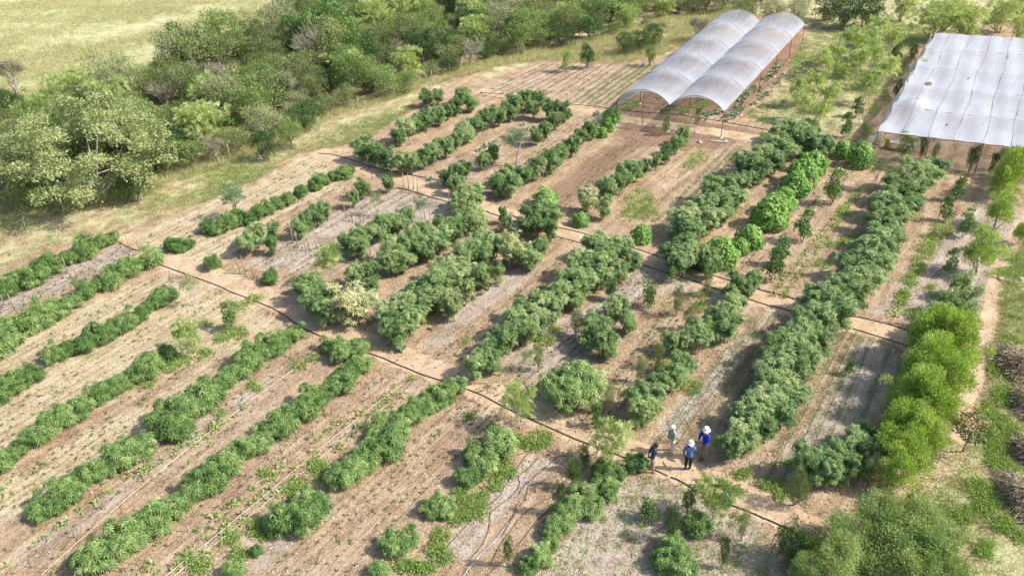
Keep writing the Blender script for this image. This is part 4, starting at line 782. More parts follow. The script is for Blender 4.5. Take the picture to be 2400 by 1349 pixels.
for bay, (A0, A1, B0, B1) in enumerate([(FL, FV, BL, BV), (FV, FR, BV, BR)]):
    ns, ntt = 16, 5 * 8; Vn = []; Fn = []
    def roof(s_, t_, sag=True):
        p = lerp(lerp(A0, B0, t_), lerp(A1, B1, t_), s_)
        z = HE + 1.12 * (4 * s_ * (1 - s_)) ** .85
        if sag:
            k = math.sin(math.pi * ((t_ * 5) % 1.0)); k = abs(k) ** .75; z -= k * (.80 * (4 * s_ * (1 - s_)) ** .8 + .06) + .02 * math.sin(9 * s_ + 31 * t_)
            z += .012
        return np.array([p[0], p[1], z]) - O1
    for j in range(ntt + 1):
        for i in range(ns + 1): Vn.append(roof(i / ns, j / ntt))
    for j in range(ntt):
        for i in range(ns): a = j * (ns + 1) + i; Fn.append((a, a + 1, a + ns + 2, a + ns + 1))
    mb = MB(); mb.add(Vn, Fn); link('net_roof', mb.mesh('net_roof', M['net']), sh)
    for j in range(6):
        mb = MB(); mb.tube([roof(i / 14, j / 5, False) for i in range(15)], .02, 5); link('arch', mb.mesh('arch', M['rust']), sh)
        mb = MB(); mb.tube([roof(0, j / 5, False), roof(1, j / 5, False)], .018, 4); link('tie_bar', mb.mesh('tie_bar', M['rust']), sh)
    for tt_ in (0, 1):
        mb = MB(); Vg = []; Fg = []
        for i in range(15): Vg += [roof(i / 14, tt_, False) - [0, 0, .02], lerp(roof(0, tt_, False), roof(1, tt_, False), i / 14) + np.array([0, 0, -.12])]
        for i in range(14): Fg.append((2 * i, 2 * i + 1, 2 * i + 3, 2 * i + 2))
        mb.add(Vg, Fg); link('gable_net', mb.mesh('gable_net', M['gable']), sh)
    mb = MB(); mb.tube([roof(.5, j / 40) + [0, 0, .01] for j in range(41)], .015, 4); link('ridge_cable', mb.mesh('ridge_cable', M['palebark']), sh)
def add_post(parent, O, p, h, rad=.035, foot=True, lean=(0, 0)):
    mb = MB(); b = np.array([p[0], p[1], 0]) - O; mb.tube([b + [0, 0, -.1], b + [lean[0], lean[1], h]], rad, 6)
    o = link('post', mb.mesh('post', M['rust']), parent)
    if foot:
        mb = MB(); mb.tube([b + [0, 0, -.05], b + [0, 0, .07]], [.2, .15], 8); link('concrete_foot', mb.mesh('concrete_foot', M['concrete']), o)
for (A, B) in ((FL, BL), (FV, BV), (FR, BR)):
    for j in range(6): add_post(sh, O1, lerp(A, B, j / 5), HE)
add_post(sh, O1, lerp(FL, FV, .5), HE + 1.0, .02, False); add_post(sh, O1, lerp(FV, FR, .5), HE + 1.0, .02, False)
# loose net sagging down the far left side
mb = MB(); Vn = []; Fn = []; out_ = (FL - FV) / np.linalg.norm(FL - FV)
for j in range(25):
    t_ = .05 + .93 * j / 24; p = lerp(FL, BL, t_)
    for i in range(6):
        f = i / 5; w = .9 * (.3 + .7 * abs(math.sin(j * .55 + 1))); q = p + out_ * w * f * (1.1 - .3 * f); Vn.append(np.array([q[0], q[1], HE - f * (1.1 + .5 * math.sin(j * .9)) + .03]) - O1)
for j in range(24):
    for i in range(5): a = j * 6 + i; Fn.append((a, a + 1, a + 7, a + 6))
mb.add(Vn, Fn); link('side_net', mb.mesh('side_net', M['loose']), sh)

H2 = 2.45
f0, f1, b0, b1 = G(2058, 309, H2), G(2400, 349, H2), G(2190, 77, H2), G(2400, 89, H2)
W2 = 15.5; uf = (f1 - f0) / np.linalg.norm(f1 - f0); ub = (b1 - b0) / np.linalg.norm(b1 - b0)
f1, b1 = f0 + uf * W2, b0 + ub * W2
O2 = np.array([f0[0], f0[1], 0]); az2 = math.atan2(*(b0 - f0)[1::-1])
t1_, t2_ = G(2177, 192, H2), G(2362, 133, H2); t3_ = G(2148, 236, H2); t4_ = G(2221, 284, H2); t5_ = G(2270, 180, H2)
M['flatnet'] = net_mat('flat_shade_net', .74, (.54, .56, .60), [(t1_[0], t1_[1], az2 - .05, .95, .28), (t3_[0], t3_[1], az2 - .2, .6, .09), (t4_[0], t4_[1], az2 - .1, .22, .09), (t2_[0], t2_[1], az2 + .2, .3, .14), (t5_[0], t5_[1], az2 - .2, .4, .07)])
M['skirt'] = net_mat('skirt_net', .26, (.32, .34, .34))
M['seam'] = simple_mat('net_seam', (.20, .205, .23), .8, var=.3)
s2 = link('flat_shade_house', None, None, (O2[0], O2[1], 0)); tag(s2, 'flat topped shade house of sagging white net with torn seams and red posts', 'shade house')
def flat(s_, t_):
    p = lerp(lerp(f0, b0, t_), lerp(f1, b1, t_), s_); k = math.sin(math.pi * ((t_ * 5) % 1.0)) if t_ < 1 else 0
    z = H2 - .34 * k * (.8 + .2 * math.sin(s_ * 23 + t_ * 9)) + .03 * math.sin(s_ * 60 + 5 * t_)
    z += .55 * math.exp(-((s_ - .09) / .06) ** 2 - ((t_ - .23) / .06) ** 2)       # bulge lifted by the wind
    xo = .10 * math.sin(t_ * 31) * math.exp(-s_ * 30)
    q = np.array([p[0], p[1], z]) - uf * xo; return q - O2
ns, ntt = 90, 60; Vn = []; Fn = []
for j in range(ntt + 1):
    for i in range(ns + 1): Vn.append(flat(i / ns, j / ntt))
for j in range(ntt):
    for i in range(ns): a = j * (ns + 1) + i; Fn.append((a, a + 1, a + ns + 2, a + ns + 1))
mb = MB(); mb.add(Vn, Fn); link('net_roof', mb.mesh('flat_net_roof', M['flatnet']), s2)
for k in range(8):
    s0 = (1.55 + 1.9 * k) / W2; mb = MB()
    mb.tube([flat(s0 + .006 * math.sin(j * .16 + k * 2.1) + .002 * math.sin(j * .5 + k), j / 75) + [0, 0, .02] for j in range(76)], [(.008 + .02 * max(0, math.sin(j * .37 + k * 1.7)) ** 4) for j in range(76)], 4); link('seam', mb.mesh('seam', M['seam']), s2)
for j in range(6):
    mb = MB(); mb.tube([flat(i / 20, j / 5) + [0, 0, -.02 if j else .02] for i in range(21)], .03 if j in (0, 5) else .02, 5); link('purlin', mb.mesh('purlin', M['rust']), s2)
for j in range(6):
    for i in range(5): 
        if i == 0 or j in (0, 1, 5): add_post(s2, O2, lerp(lerp(f0, b0, j / 5), lerp(f1, b1, j / 5), i * .235 + (.004 if i else 0)), H2 - .03, .035, False)
def skirt(A, B, n_, depth, outv, name, mat):
    Vn = []; Fn = []
    for i in range(n_ + 1):
        t_ = i / n_; p = lerp(A, B, t_)
        for k in range(5):
            f = k / 4; d = depth * (1 + .25 * math.sin(t_ * 17)); q = p + outv * (.25 * f + .06 * math.sin(t_ * 40 + k)); Vn.append(np.array([q[0], q[1], H2 - .03 - d * f]) - O2)
    for i in range(n_):
        for k in range(4): a = i * 5 + k; Fn.append((a, a + 1, a + 6, a + 5))
    mb = MB(); mb.add(Vn, Fn); link(name, mb.mesh(name, mat), s2)
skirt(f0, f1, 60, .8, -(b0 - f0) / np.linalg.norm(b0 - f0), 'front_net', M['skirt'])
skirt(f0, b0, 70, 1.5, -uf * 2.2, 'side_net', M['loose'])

# things under and beside the shade houses
mb = MB(); p = G(2077, 345); mb.box((0, 0, .35), (.34, .1, .7)); mb.box((0, .0, .73), (.38, .14, .06))
o = link('yellow_board', mb.mesh('yellow_board', M['yellow'], False), None, p, (0, 0, -.4)); tag(o, 'upright yellow board under the left corner of the flat shade house', 'board')
p = G(2112, 352); rt = link('planting_bench', None, None, p, (0, 0, -.42)); tag(rt, 'low planting bench beside the yellow board under the flat net', 'bench')
mb = MB(); mb.box((0, 0, .62), (2.0, .7, .06)); link('bench_top', mb.mesh('bench_top', M['palebark'], False), rt)
for sx in (-.85, .85):
    for sy in (-.28, .28): mb = MB(); mb.box((sx, sy, .295), (.07, .07, .59)); link('leg', mb.mesh('leg', M['palebark'], False), rt)
for i, (x, y, r, k, lb) in enumerate([(2125, 340, 18, 'light', 'spiky green bush behind the planting bench'), (2165, 340, 9, 'dark', 'small dark bush under the front of the flat net'), (2282, 366, 13, 'dark', 'dark bush under the flat net near its middle post'),
        (2331, 378, 8, 'dark', 'small dark bush by the large yellow-green shrub'), (2195, 352, 8, 'grey', 'greyish bush under the flat net front edge'), (2352, 365, 10, 'light', 'light bush under the flat net at right'),
        (1637, 267, 8, 'light', 'tufty plant under the right arch of the arched house'), (1562, 287, 9, 'light', 'bush at the foot of the arched house front centre post'), (1603, 310, 16, 'halfpale', 'leafy patch of shrub in front of the arched house'),
        (2100, 125, 12, 'dark', 'dark bush beside the flat net left edge'), (2142, 118, 10, 'dark', 'bluish bush near the flat net upper left edge'), (2105, 205, 10, 'dark', 'dark bush in the shade strip of the flat net')]):
    plant(k, x, y, r, 'garden_bush', lb, 'bush')
for i, (x, y) in enumerate([(1640, 334), (1700, 332), (2345, 655), (2392, 655)]):
    mb = MB(); V_ = []; rr = random.Random(i); mb.tube([(0, 0, -.05), (0, 0, .05), (.02, 0, .16)], [.18, .22, .08], 7); o = link('stone', mb.mesh('stone', M['stone']), None, G(x, y), (0, 0, i)); tag(o, ['pale stone in front of the arched house', 'pale stone at the foot of the right front post', 'pale stone at the left edge of the weedy patch', 'pale stone by the right frame edge'][i], 'stone')
mb = MB(); mb.box((0, 0, .05), (1.5, .12, .06)); mb.box((.2, .16, .05), (1.2, .12, .05), .1); o = link('plank', mb.mesh('plank', M['palebark'], False), None, G(1682, 328) + [0, -.5, 0], (0, 0, -.35)); tag(o, 'weathered planks lying at the right front post of the arched house', 'plank')

# ---------------------------------------------------------------- hoses, drip lines, strings
def line_obj(name, pp, rad, mat, label, cat, group=None, wob=.03, z=None, step=.9):
    pts = smooth_poly([G(*p) for p in pp], step); r = random.Random(int(pp[0][0] * 7 + pp[0][1])); q = []
    for i, p in enumerate(pts):
        t = pts[min(i + 1, len(pts) - 1)] - pts[max(i - 1, 0)]; t /= np.linalg.norm(t) + 1e-9
        w = r.uniform(-wob, wob); q.append(np.array([p[0] - t[1] * w, p[1] + t[0] * w, (rad * .9 if z is None else z)]))
    mb = MB(); mb.tube(q, rad, 5); o = link(name, mb.mesh(name, M[mat])); tag(o, label, cat, group); return o
HO = 'water hose'
line_obj('water_hose', [(277,566),(300,580),(325,588)], .03, 'hose', 'black hose end by the three stakes at the top left', HO)
line_obj('water_hose', [(355,612),(385,625),(483,660),(567,695),(640,722),(710,768),(770,797),(897,840),(990,877),(1090,910),(1177,950),(1300,1008),(1440,1062),(1565,1115)], .033, 'hose', 'long black hose along the lower side of the first path', HO, None, .05)
line_obj('water_hose', [(1572,1118),(1600,1130),(1643,1155),(1690,1172),(1743,1195),(1790,1213),(1833,1232),(1870,1250)], .033, 'hose', 'black hose below the people running under the acacias', HO)
line_obj('water_hose', [(745,360),(775,362),(800,368),(830,377),(860,388),(897,397),(960,410),(1040,425)], .033, 'hose', 'black hose along the top of the second path by the cassava loop', HO)
line_obj('water_hose', [(930,440),(975,452),(1010,462),(1058,475),(1120,490),(1200,517),(1267,542),(1353,568),(1433,595),(1500,620),(1563,640),(1600,650),(1677,677),(1760,703),(1843,727),(1900,745),(1963,762),(2040,783),(2120,807),(2160,818)], .033, 'hose', 'black hose along the lower side of the second path', HO, None, .05)
line_obj('water_hose', [(1200,505),(1240,520),(1320,535),(1420,562),(1500,587),(1560,608),(1640,635),(1720,660),(1800,685),(1870,702),(1960,735),(2020,745),(2080,760),(2150,780)], .033, 'hose', 'black hose along the upper side of the second path', HO, None, .05)
line_obj('water_hose', [(1125,218),(1160,220),(1200,223),(1340,245),(1400,250),(1467,260),(1530,265),(1600,271),(1680,283),(1743,295),(1800,305)], .03, 'hose', 'black hose crossing under the arched shade house', HO)
line_obj('water_hose', [(1985,328),(2020,335),(2060,340)], .03, 'hose', 'short black hose by the flat shade house corner', HO)
for i, (pp, lb) in enumerate([
    ([(1253,1047),(1232,1068),(1220,1085),(1200,1112),(1180,1145),(1165,1168),(1120,1202),(1080,1245),(1040,1290),(1005,1332)], 'dark drip hose running through the green weed patches'),
    ([(1195,1070),(1225,1062),(1250,1050),(1270,1035)], 'short dark hose joining the weed patch hose at its top'),
    ([(1305,1070),(1345,1068)], 'dark stick like hose end on bare soil'),
    ([(1262,1072),(1240,1095),(1215,1115),(1218,1130),(1210,1148),(1190,1170),(1150,1200),(1148,1225),(1140,1258),(1120,1288),(1098,1312)], 'winding dark hose left of the bare soil bed'),
    ([(1285,1120),(1262,1132),(1238,1140),(1232,1165),(1215,1190),(1195,1225),(1175,1255)], 'curved dark hose in the middle of the bare soil bed'),
    ([(1210,1182),(1203,1205),(1186,1230)], 'short curved hose stub on bare soil'),
    ([(1305,1070),(1262,1110),(1225,1140),(1215,1160)], 'dark hose crossing the top of the bare soil bed'),
    ([(1360,1085),(1330,1120),(1300,1160),(1262,1180),(1225,1205),(1195,1245),(1170,1280),(1150,1325)], 'dark hose on the right half of the bare soil bed'),
    ([(1375,1090),(1340,1130),(1300,1180),(1262,1215),(1210,1280),(1160,1330),(1140,1349)], 'rightmost dark hose beside the hedge shadows')]):
    line_obj('drip_hose', pp, .019, 'drip', lb, 'hose', None, .02)
line_obj('drip_hose', [(1190,1225),(1165,1262),(1135,1290),(1100,1330),(1080,1360)], .035, 'silverdrip', 'silvery wet hose at the bottom of the bare soil bed', 'hose', None, .02)

RAW = {}
def raw(name, fn, n):
    RAW[name] = []
    for i in range(n):
        V_, F_, t_ = fn(np.random.RandomState(i * 7 + hash_s(name) % 1000), i); RAW[name].append((V_, F_, t_))
def clump(R, n, rad, h, L_, w_, up, jit, oval=True):
    P = np.stack([R.randn(n) * rad * .4, R.randn(n) * rad * .4, np.abs(R.rand(n)) * h], 1); N = P / (np.linalg.norm(P, axis=1, keepdims=True) + 1e-6)
    return blades(R, P, N, R.rand(n), L_, w_, up, jit)
raw('seedling', lambda R, i: clump(R, 9, .05, .04, .15, .05, .5, .6), 6)
raw('bean', lambda R, i: clump(R, 14, .2, .14, .17, .11, .25, .6), 6)
def cabb(R, i):
    n = 16; a = R.rand(n) * 6.28; el = R.uniform(.2, 1.1, n); N = np.stack([np.cos(a) * np.cos(el), np.sin(a) * np.cos(el), np.sin(el)], 1); P = N * .04 + [0, 0, .06]
    return blades(R, P, N, R.rand(n), .30, .20, .0, .15)
raw('cabbage', cabb, 5)
raw('onion', lambda R, i: clump(R, 12, .12, .03, .30, .028, 1.6, .35), 5)
raw('weed', lambda R, i: clump(R, 22, .30, .16, .13, .06, .5, .7), 6)
raw('grass', lambda R, i: clump(R, 9, .22, .02, .20, .022, 1.3, .6), 8)
raw('tallgrass', lambda R, i: clump(R, 12, .3, .04, .46, .024, 1.5, .5), 8)
raw('litter', lambda R, i: (lambda v: (v[0] * [1, 1, .25] + [0, 0, .012], v[1], v[2]))(blades(R, np.stack([R.randn(6) * .5, R.randn(6) * .5, np.zeros(6)], 1), np.tile([[1., 0, 0]], (6, 1)), R.rand(6), .17, .06, .05, 1.0, tv=.4)), 8)
def scatter_merge(obj, kind, recs, mat, label, cat=None, rng=None):
    R = rng or np.random.RandomState(3); recs = np.asarray(recs, float)
    if not len(recs): return
    V_all = []; F_all = []; t_all = []; b = 0; vi = R.randint(0, len(RAW[kind]), len(recs)); ang = R.rand(len(recs)) * 6.28
    for k, (V_, F_, t_) in enumerate(RAW[kind]):
        q = recs[vi == k]; a = ang[vi == k]
        if not len(q): continue
        ca_, sa_ = np.cos(a)[:, None], np.sin(a)[:, None]; s_ = q[:, 2:3]
        X = q[:, 0:1] + s_ * (V_[None, :, 0] * ca_ - V_[None, :, 1] * sa_); Y = q[:, 1:2] + s_ * (V_[None, :, 0] * sa_ + V_[None, :, 1] * ca_); Zz = s_ * V_[None, :, 2]
        V_all.append(np.stack([X, Y, Zz], -1).reshape(-1, 3)); F_all.append((F_[None] + (np.arange(len(q)) * len(V_))[:, None, None] + b).reshape(-1, F_.shape[1])); b += len(q) * len(V_)
        t_all.append(np.clip(np.tile(t_, len(q)) * .55 + np.repeat(R.rand(len(q)), len(t_)) * .45, 0, 1))
    me = mesh_np(obj, np.concatenate(V_all), np.concatenate(F_all), M[mat], np.concatenate(t_all))
    o = link(obj, me); tag(o, label, cat, kind='stuff'); return o
INDM = {}
def individuals(name, kind, recs, mat, label, cat, group, nmax):
    """the nearest ones as objects of their own, the rest as one"""
    recs = sorted(recs, key=lambda r: dist((r[0], r[1], 0)) / r[2]); ms = [mesh_np(name, V_, F_, M[mat], t_) for V_, F_, t_ in RAW[kind]]
    for i, (x, y, s_) in enumerate(recs[:nmax]):
        o = link(name, ms[i % len(ms)], None, (x, y, 0), (0, 0, rnd.uniform(0, 6.28)), (s_, s_, s_)); tag(o, label, cat, group)
    if len(recs) > nmax: scatter_merge(name + '_rows', kind, recs[nmax:], mat, 'further ' + group)
def invis(x, y, mg=40):
    q = proj((x, y, 0)); return -mg < q[0] < 2400 + mg and -mg < q[1] < 1349 + mg
seeds, beans, cabbs, onions, weeds = [], [], [], [], []
WN = {}
def bed(label, a1, a2, b1, b2, n, what='seedling', pitch=.38, gap=.25, rad=.011, mat='drip', seed=0, lines=True):
    r = random.Random(seed + n); A1, A2, B1, B2 = G(*a1), G(*a2), G(*b1), G(*b2)
    for i in range(n):
        f = (i + .5) / n; a = lerp(A1, A2, f); b = lerp(B1, B2, f); Ln = np.linalg.norm(b - a); u = (b - a) / Ln; k = max(2, int(Ln / 1.6)); P_ = []
        w = [0]; 
        for j in range(k): w.append(w[-1] * .8 + r.uniform(-.06, .06))
        for j in range(k + 1): q = a + u * Ln * j / k; P_.append(np.array([q[0] - u[1] * w[j], q[1] + u[0] * w[j], rad * .9]))
        vis = [p for p in P_ if invis(p[0], p[1], 300)]
        if lines and len(vis) > 2:
            mb = MB(); mb.tube(vis, rad, 4); o = link('drip_line', mb.mesh('drip_line', M[mat])); tag(o, 'drip line, %s from left in the bed %s' % (ordw(i), label), 'drip line', 'drip lines laid along the beds')
        if what:
            nseed = int(Ln / pitch)
            for j in range(nseed):
                if r.random() < gap: continue
                t_ = (j + r.uniform(-.2, .2)) / nseed; q = a + u * Ln * t_; jj = min(k, max(0, int(t_ * k))); off = w[jj] + r.uniform(-.05, .05) + .06
                x, y = q[0] - u[1] * off, q[1] + u[0] * off
                if not invis(x, y): continue
                {'seedling': seeds, 'bean': beans, 'cabbage': cabbs, 'onion': onions}[what].append((x, y, r.uniform(.55, 1.15)))
bed('of grey mulch beside the first hedge', (-80,745), (-80,800), (285,575), (335,595), 5, 'seedling', .5, .35, seed=1)
bed('right of the second hedge', (-80,880), (-80,950), (385,640), (440,655), 5, 'seedling', .55, .45, seed=2)
bed('right of the third hedge', (-90,1010), (-90,1120), (500,672), (590,715), 6, 'seedling', .5, .5, seed=3)
bed('right of the fourth hedge', (-100,1190), (-100,1290), (610,728), (690,768), 6, 'seedling', .5, .5, seed=4)
bed('right of the fifth hedge', (-60,1330), (80,1400), (715,800), (775,812), 5, 'seedling', .55, .5, seed=5)
bed('right of the sixth hedge', (170,1420), (330,1430), (862,870), (985,885), 6, 'seedling', .5, .5, seed=6)
bed('right of the seventh hedge', (585,1370), (800,1375), (1095,918), (1185,965), 7, 'seedling', .42, .4, seed=7)
bed('above the upper left hedge', (330,560), (420,590), (740,362), (800,378), 6, 'seedling', .7, .6, rad=.01, seed=8)
bed('of straw below the upper left hedge', (430,560), (560,600), (850,385), (920,400), 6, 'seedling', .6, .6, rad=.01, seed=9)
bed('among the wooden stakes', (560,640), (680,665), (900,430), (1050,465), 7, 'seedling', .5, .4, seed=10)
bed('above the long central hedge', (900,800), (960,830), (1250,560), (1310,570), 2, 'cabbage', .75, .45, lines=False, seed=11)
bed('between the two cabbage rows', (845,740), (875,765), (1180,528), (1225,540), 2, 'cabbage', .55, .12, seed=12)
bed('in the cassava loop', (1000,420), (1040,425), (1240,280), (1285,285), 2, 'cabbage', .8, .5, lines=False, seed=13)
bed('beside the arch row', (1090,470), (1120,480), (1370,270), (1400,275), 3, 'seedling', .6, .6, seed=131)
bed('left of the long central hedge', (990,850), (1090,880), (1330,590), (1370,600), 4, 'seedling', .5, .5, seed=14)
bed('left of the big round shrub', (1120,915), (1230,945), (1480,650), (1570,655), 6, 'seedling', .38, .3, seed=15)
bed('right of the big round shrub', (1370,975), (1440,985), (1590,680), (1650,690), 5, 'seedling', .4, .3, seed=16)
bed('shaded by the tall hedge', (1530,1040), (1690,1040), (1770,735), (1850,745), 7, 'onion', .3, .25, seed=17)
bed('of onions below the path', (1780,1130), (1900,1160), (1975,770), (2060,795), 4, 'onion', .22, .1, seed=18)
bed('of onions beside the yellow-green shrubs', (1985,1010), (2080,1010), (2080,795), (2140,815), 2, 'onion', .2, .1, seed=19)
bed('of mulch at the top', (1105,225), (1330,245), (1272,150), (1460,152), 11, 'seedling', .5, .5, rad=.02, seed=20)
bed('of onions beside the arched house', (1330,248), (1450,245), (1470,152), (1570,152), 6, 'onion', .22, .08, seed=21)
bed('of brown soil behind the bright round bush', (1300,490), (1360,500), (1455,320), (1520,325), 5, 'seedling', .5, .7, rad=.009, seed=22)
bed('of pale onions below the arched house', (1500,545), (1570,575), (1700,350), (1745,345), 3, 'onion', .25, .15, seed=23)
bed('left of the citrus saplings', (1700,655), (1760,680), (1960,390), (2010,400), 3, 'seedling', .5, .6, seed=24)
bed('of creeping weeds', (1800,690), (1850,700), (2010,440), (2040,440), 2, 'bean', .35, .2, lines=False, seed=25)
bed('on the strip right of the tall hedge', (2075,740), (2110,750), (2220,500), (2245,500), 2, 'bean', .35, .2, lines=False, seed=26)
bed('under the arched house', (1480,262), (1700,290), (1600,190), (1800,180), 7, 'seedling', .35, .3, seed=27)
for a, b in [((0,1180),(560,868)), ((-20,1160),(520,850)), ((250,1440),(975,880)), ((60,1290),(740,826)), ((380,1350),(880,980)), ((420,1349),(960,912)), ((330,1349),(900,915)), ((0,1330),(620,930)), ((600,700),(360,810))]:
    A, B = G(*a), G(*b); Ln = np.linalg.norm(B - A); r = random.Random(int(Ln * 100)); dens = 0
    for j in range(int(Ln / .42)):
        dens = dens * .8 + r.uniform(-.3, .3)
        if dens < -.05: continue
        q = A + (B - A) * (j + r.random()) / (Ln / .42); 
        if invis(q[0], q[1]): beans.append((q[0] + r.uniform(-.2, .2), q[1] + r.uniform(-.2, .2), r.uniform(.55, 1.25)))
for a, b, n_ in [((1765,245),(1880,150),60), ((1700,283),(1735,250),40), ((1732,240),(1775,205),40), ((1790,195),(1830,150),40)]:
    A, B = G(*a), G(*b)
    for j in range(n_): t_ = rnd.random(); q = A + (B - A) * t_; cabbs.append((q[0] + rnd.uniform(-.45, .45), q[1] + rnd.uniform(-.45, .45), rnd.uniform(.4, .8)))
for (a, b, w_, n_, L_) in [((1455,262),(1500,238),.55,60,beans), ((1600,268),(1655,238),.5,60,beans), ((1555,262),(1585,246),.4,26,cabbs), ((1650,272),(1690,262),.5,20,cabbs), ((1520,300),(1545,288),.5,16,seeds), ((1480,292),(1510,278),.6,24,seeds)]:
    A, B = G(*a), G(*b)
    for j in range(n_): q = A + (B - A) * rnd.random(); L_.append((q[0] + rnd.uniform(-w_, w_), q[1] + rnd.uniform(-w_, w_) * .4, rnd.uniform(.4, .8)))
individuals('seedling', 'seedling', seeds, 'seedling', 'small dark green seedling planted beside a thin drip line', 'seedling', 'seedlings along the drip lines', 260)
individuals('bean_plant', 'bean', beans, 'bean', 'pale yellow-green young bean plant in a crop row', 'bean plant', 'pale bean plants in rows', 200)
individuals('cabbage', 'cabbage', cabbs, 'cabbage', 'pale blue-green cabbage head growing in a row', 'cabbage', 'cabbages in rows', 140)
scatter_merge('onion_rows', 'onion', onions, 'onion', 'rows of thin upright onion leaves')
# strings on canes
for pp, lb in [([(330,1400),(560,1215),(780,1030),(942,905)], 'left pale string along the cane row at the bottom'), ([(350,1400),(580,1218),(795,1040),(958,915)], 'right pale string along the cane row at the bottom'),
               ([(100,1349),(330,1145),(500,1010),(700,860)], 'pale string right of the fifth hedge')]:
    line_obj('string', pp, .012, 'string', lb, 'string', None, .02, .12)
# stakes and canes: (foot x, foot y, top x, top y)
def stake(x, y, x2, y2, rad, mat, name, label, cat, group):
    b = G(x, y); best = 1.2; v = ray(x2, y2)
    s_ = math.hypot(b[0], b[1]) / math.hypot(v[0], v[1]); h = CAM_H + v[2] * s_; h = max(.5, min(h, 2.2)); t_ = G(x2, y2, h); t_ = b + (t_ - b) * .5 + np.array([0, 0, h * .5]) if np.hypot(*(t_ - b)[:2]) > .8 else t_
    mb = MB(); mb.tube([(0, 0, -.08), tuple(t_ - b)], [rad, rad * .85], 6); o = link(name, mb.mesh(name, M[mat]), None, b); tag(o, label, cat, group)
ST = [(9,715,1,690),(35,727,17,688),(64,724,49,690),(160,641,145,601),(182,652,165,611),(203,656,191,625),(283,581,269,543),(305,589,294,552),(327,587,320,565),(301,546,297,532),
      (563,641,553,603),(576,643,564,600),(595,650,584,609),(603,655,595,622),(687,570,680,530),(699,581,690,541),(717,587,709,547),(725,589,719,555),(744,583,738,561),(752,577,749,565),(628,637,622,620),
      (812,512,803,471),(826,518,821,484),(845,521,841,487),(852,523,848,492),(874,512,871,494),(881,511,878,496),(946,440,943,405),(958,444,955,405),(969,444,968,409),(978,453,977,415),(1001,440,1000,418),(1011,437,1010,426),
      (1053,477,1050,446),(1063,480,1065,445),(996,511,992,481),(1009,515,1005,485),(868,596,866,572),(854,590,853,572),(943,535,942,527),(1685,250,1685,240)][:-1]
for i, s_ in enumerate(sorted(ST)):
    stake(*s_, .032, 'stake', 'wooden_stake', 'wooden stake, %s from the left among the stakes stuck in the beds' % ordw(i), 'stake', 'wooden stakes in the beds')
CN = [(335,950,317,924),(246,1012,233,986),(443,972,430,945),(115,1096,97,1072),(500,1013,492,993),(566,962,557,930),(337,1128,331,1108),(247,1192,236,1173),(412,1042,397,1020),(402,1142,396,1117),(550,1057,541,1028),(577,1115,568,1083),(628,1075,621,1045),
      (660,1063,650,1030),(695,1035,683,982),(732,1017,730,975),(777,972,773,930),(497,1153,489,1127),(525,1190,515,1165),(455,1210,438,1150),(440,1246,428,1212),(377,1272,354,1210),(294,1340,265,1278),(328,1335,308,1290),(345,1325,330,1286),(236,1325,229,1300),
      (174,1260,163,1225),(137,1330,110,1307),(70,1330,65,1306),(575,787,567,762),(643,735,640,720),(503,837,495,818),(424,888,407,862),(740,820,728,803),(812,905,808,870),(895,898,890,865),(935,840,925,842),(2275,447,2279,408),(2258,420,2262,402)]
for i, s_ in enumerate(sorted(CN)):
    stake(*s_, .016, 'cane', 'cane', 'thin cane, %s from the left among the canes in the beds' % ordw(i), 'cane', 'thin canes in the beds')
FP = [(152,507,143,470),(414,400,413,380),(542,377,532,337),(734,332,730,300),(748,302,746,273),(650,334,646,305),(840,257,838,229),(925,233,923,205),(1013,198,1011,165),(1083,176,1081,145),(60,540,52,505)]
for i, s_ in enumerate(sorted(FP)):
    stake(*s_, .035, 'palebark', 'fence_post', 'grey wooden fence post, %s from the left along the thicket edge' % ordw(i), 'fence post', 'fence posts along the thicket')

# ---------------------------------------------------------------- ground cover
R_ = np.random.RandomState(21)
_pw = [(R_.randn(2) * sc_, R_.rand() * 6.28, am_) for sc_, am_ in ((.12, 1.0), (.15, 1.0), (.3, .9), (.35, .9), (.6, .7), (.8, .7), (1.1, .5), (1.5, .5), (.9, .6), (.45, .8)) for _ in range(2)]
def pnoise(P): return sum(a * np.sin(P @ k + p) for k, p, a in _pw) / 2.2
def scatter_poly(poly_px, n, kind, smin, smax, patch=0.0, lim=(-60, 2460, -60, 1400)):
    W = np.array(wpoly(poly_px)); W[:, 0] = np.clip(W[:, 0], -90, 80); W[:, 1] = np.clip(W[:, 1], 10, 150); lo, hi = W.min(0), W.max(0); W = [tuple(p) for p in W]
    P = lo + R_.rand(n, 2) * (hi - lo); ok = inpoly(P, W); P = P[ok]; q = proj(np.concatenate([P, np.zeros((len(P), 1))], 1)); ok = (q[:, 0] > lim[0]) & (q[:, 0] < lim[1]) & (q[:, 1] > lim[2]) & (q[:, 1] < lim[3]); P = P[ok]
    if patch:
        w = pnoise(P) + R_.randn(len(P)) * .9; P = P[w > patch]
    return np.concatenate([P, R_.uniform(smin, smax, (len(P), 1))], 1)
scatter_merge('field_grass', 'grass', scatter_poly([(-200,-50),(760,-60),(640,40),(520,110),(390,160),(180,215),(0,260),(-200,300)], 130000, 'grass', .8, 1.7, .25), 'grass_dry', 'dry yellowish grass of the open field')
vg = scatter_poly([(-120,700),(-60,500),(60,490),(200,465),(380,425),(560,360),(680,320),(760,275),(880,236),(1000,196),(1090,165),(1045,205),(985,235),(960,262),(880,315),(790,345),(700,360),(600,425),(420,500),(320,530),(255,545),(120,590),(0,645)], 90000, 'grass', .6, 1.3, .3)
scatter_merge('verge_grass', 'grass', vg, 'grass_green', 'short green grass of the verge beside the thicket')
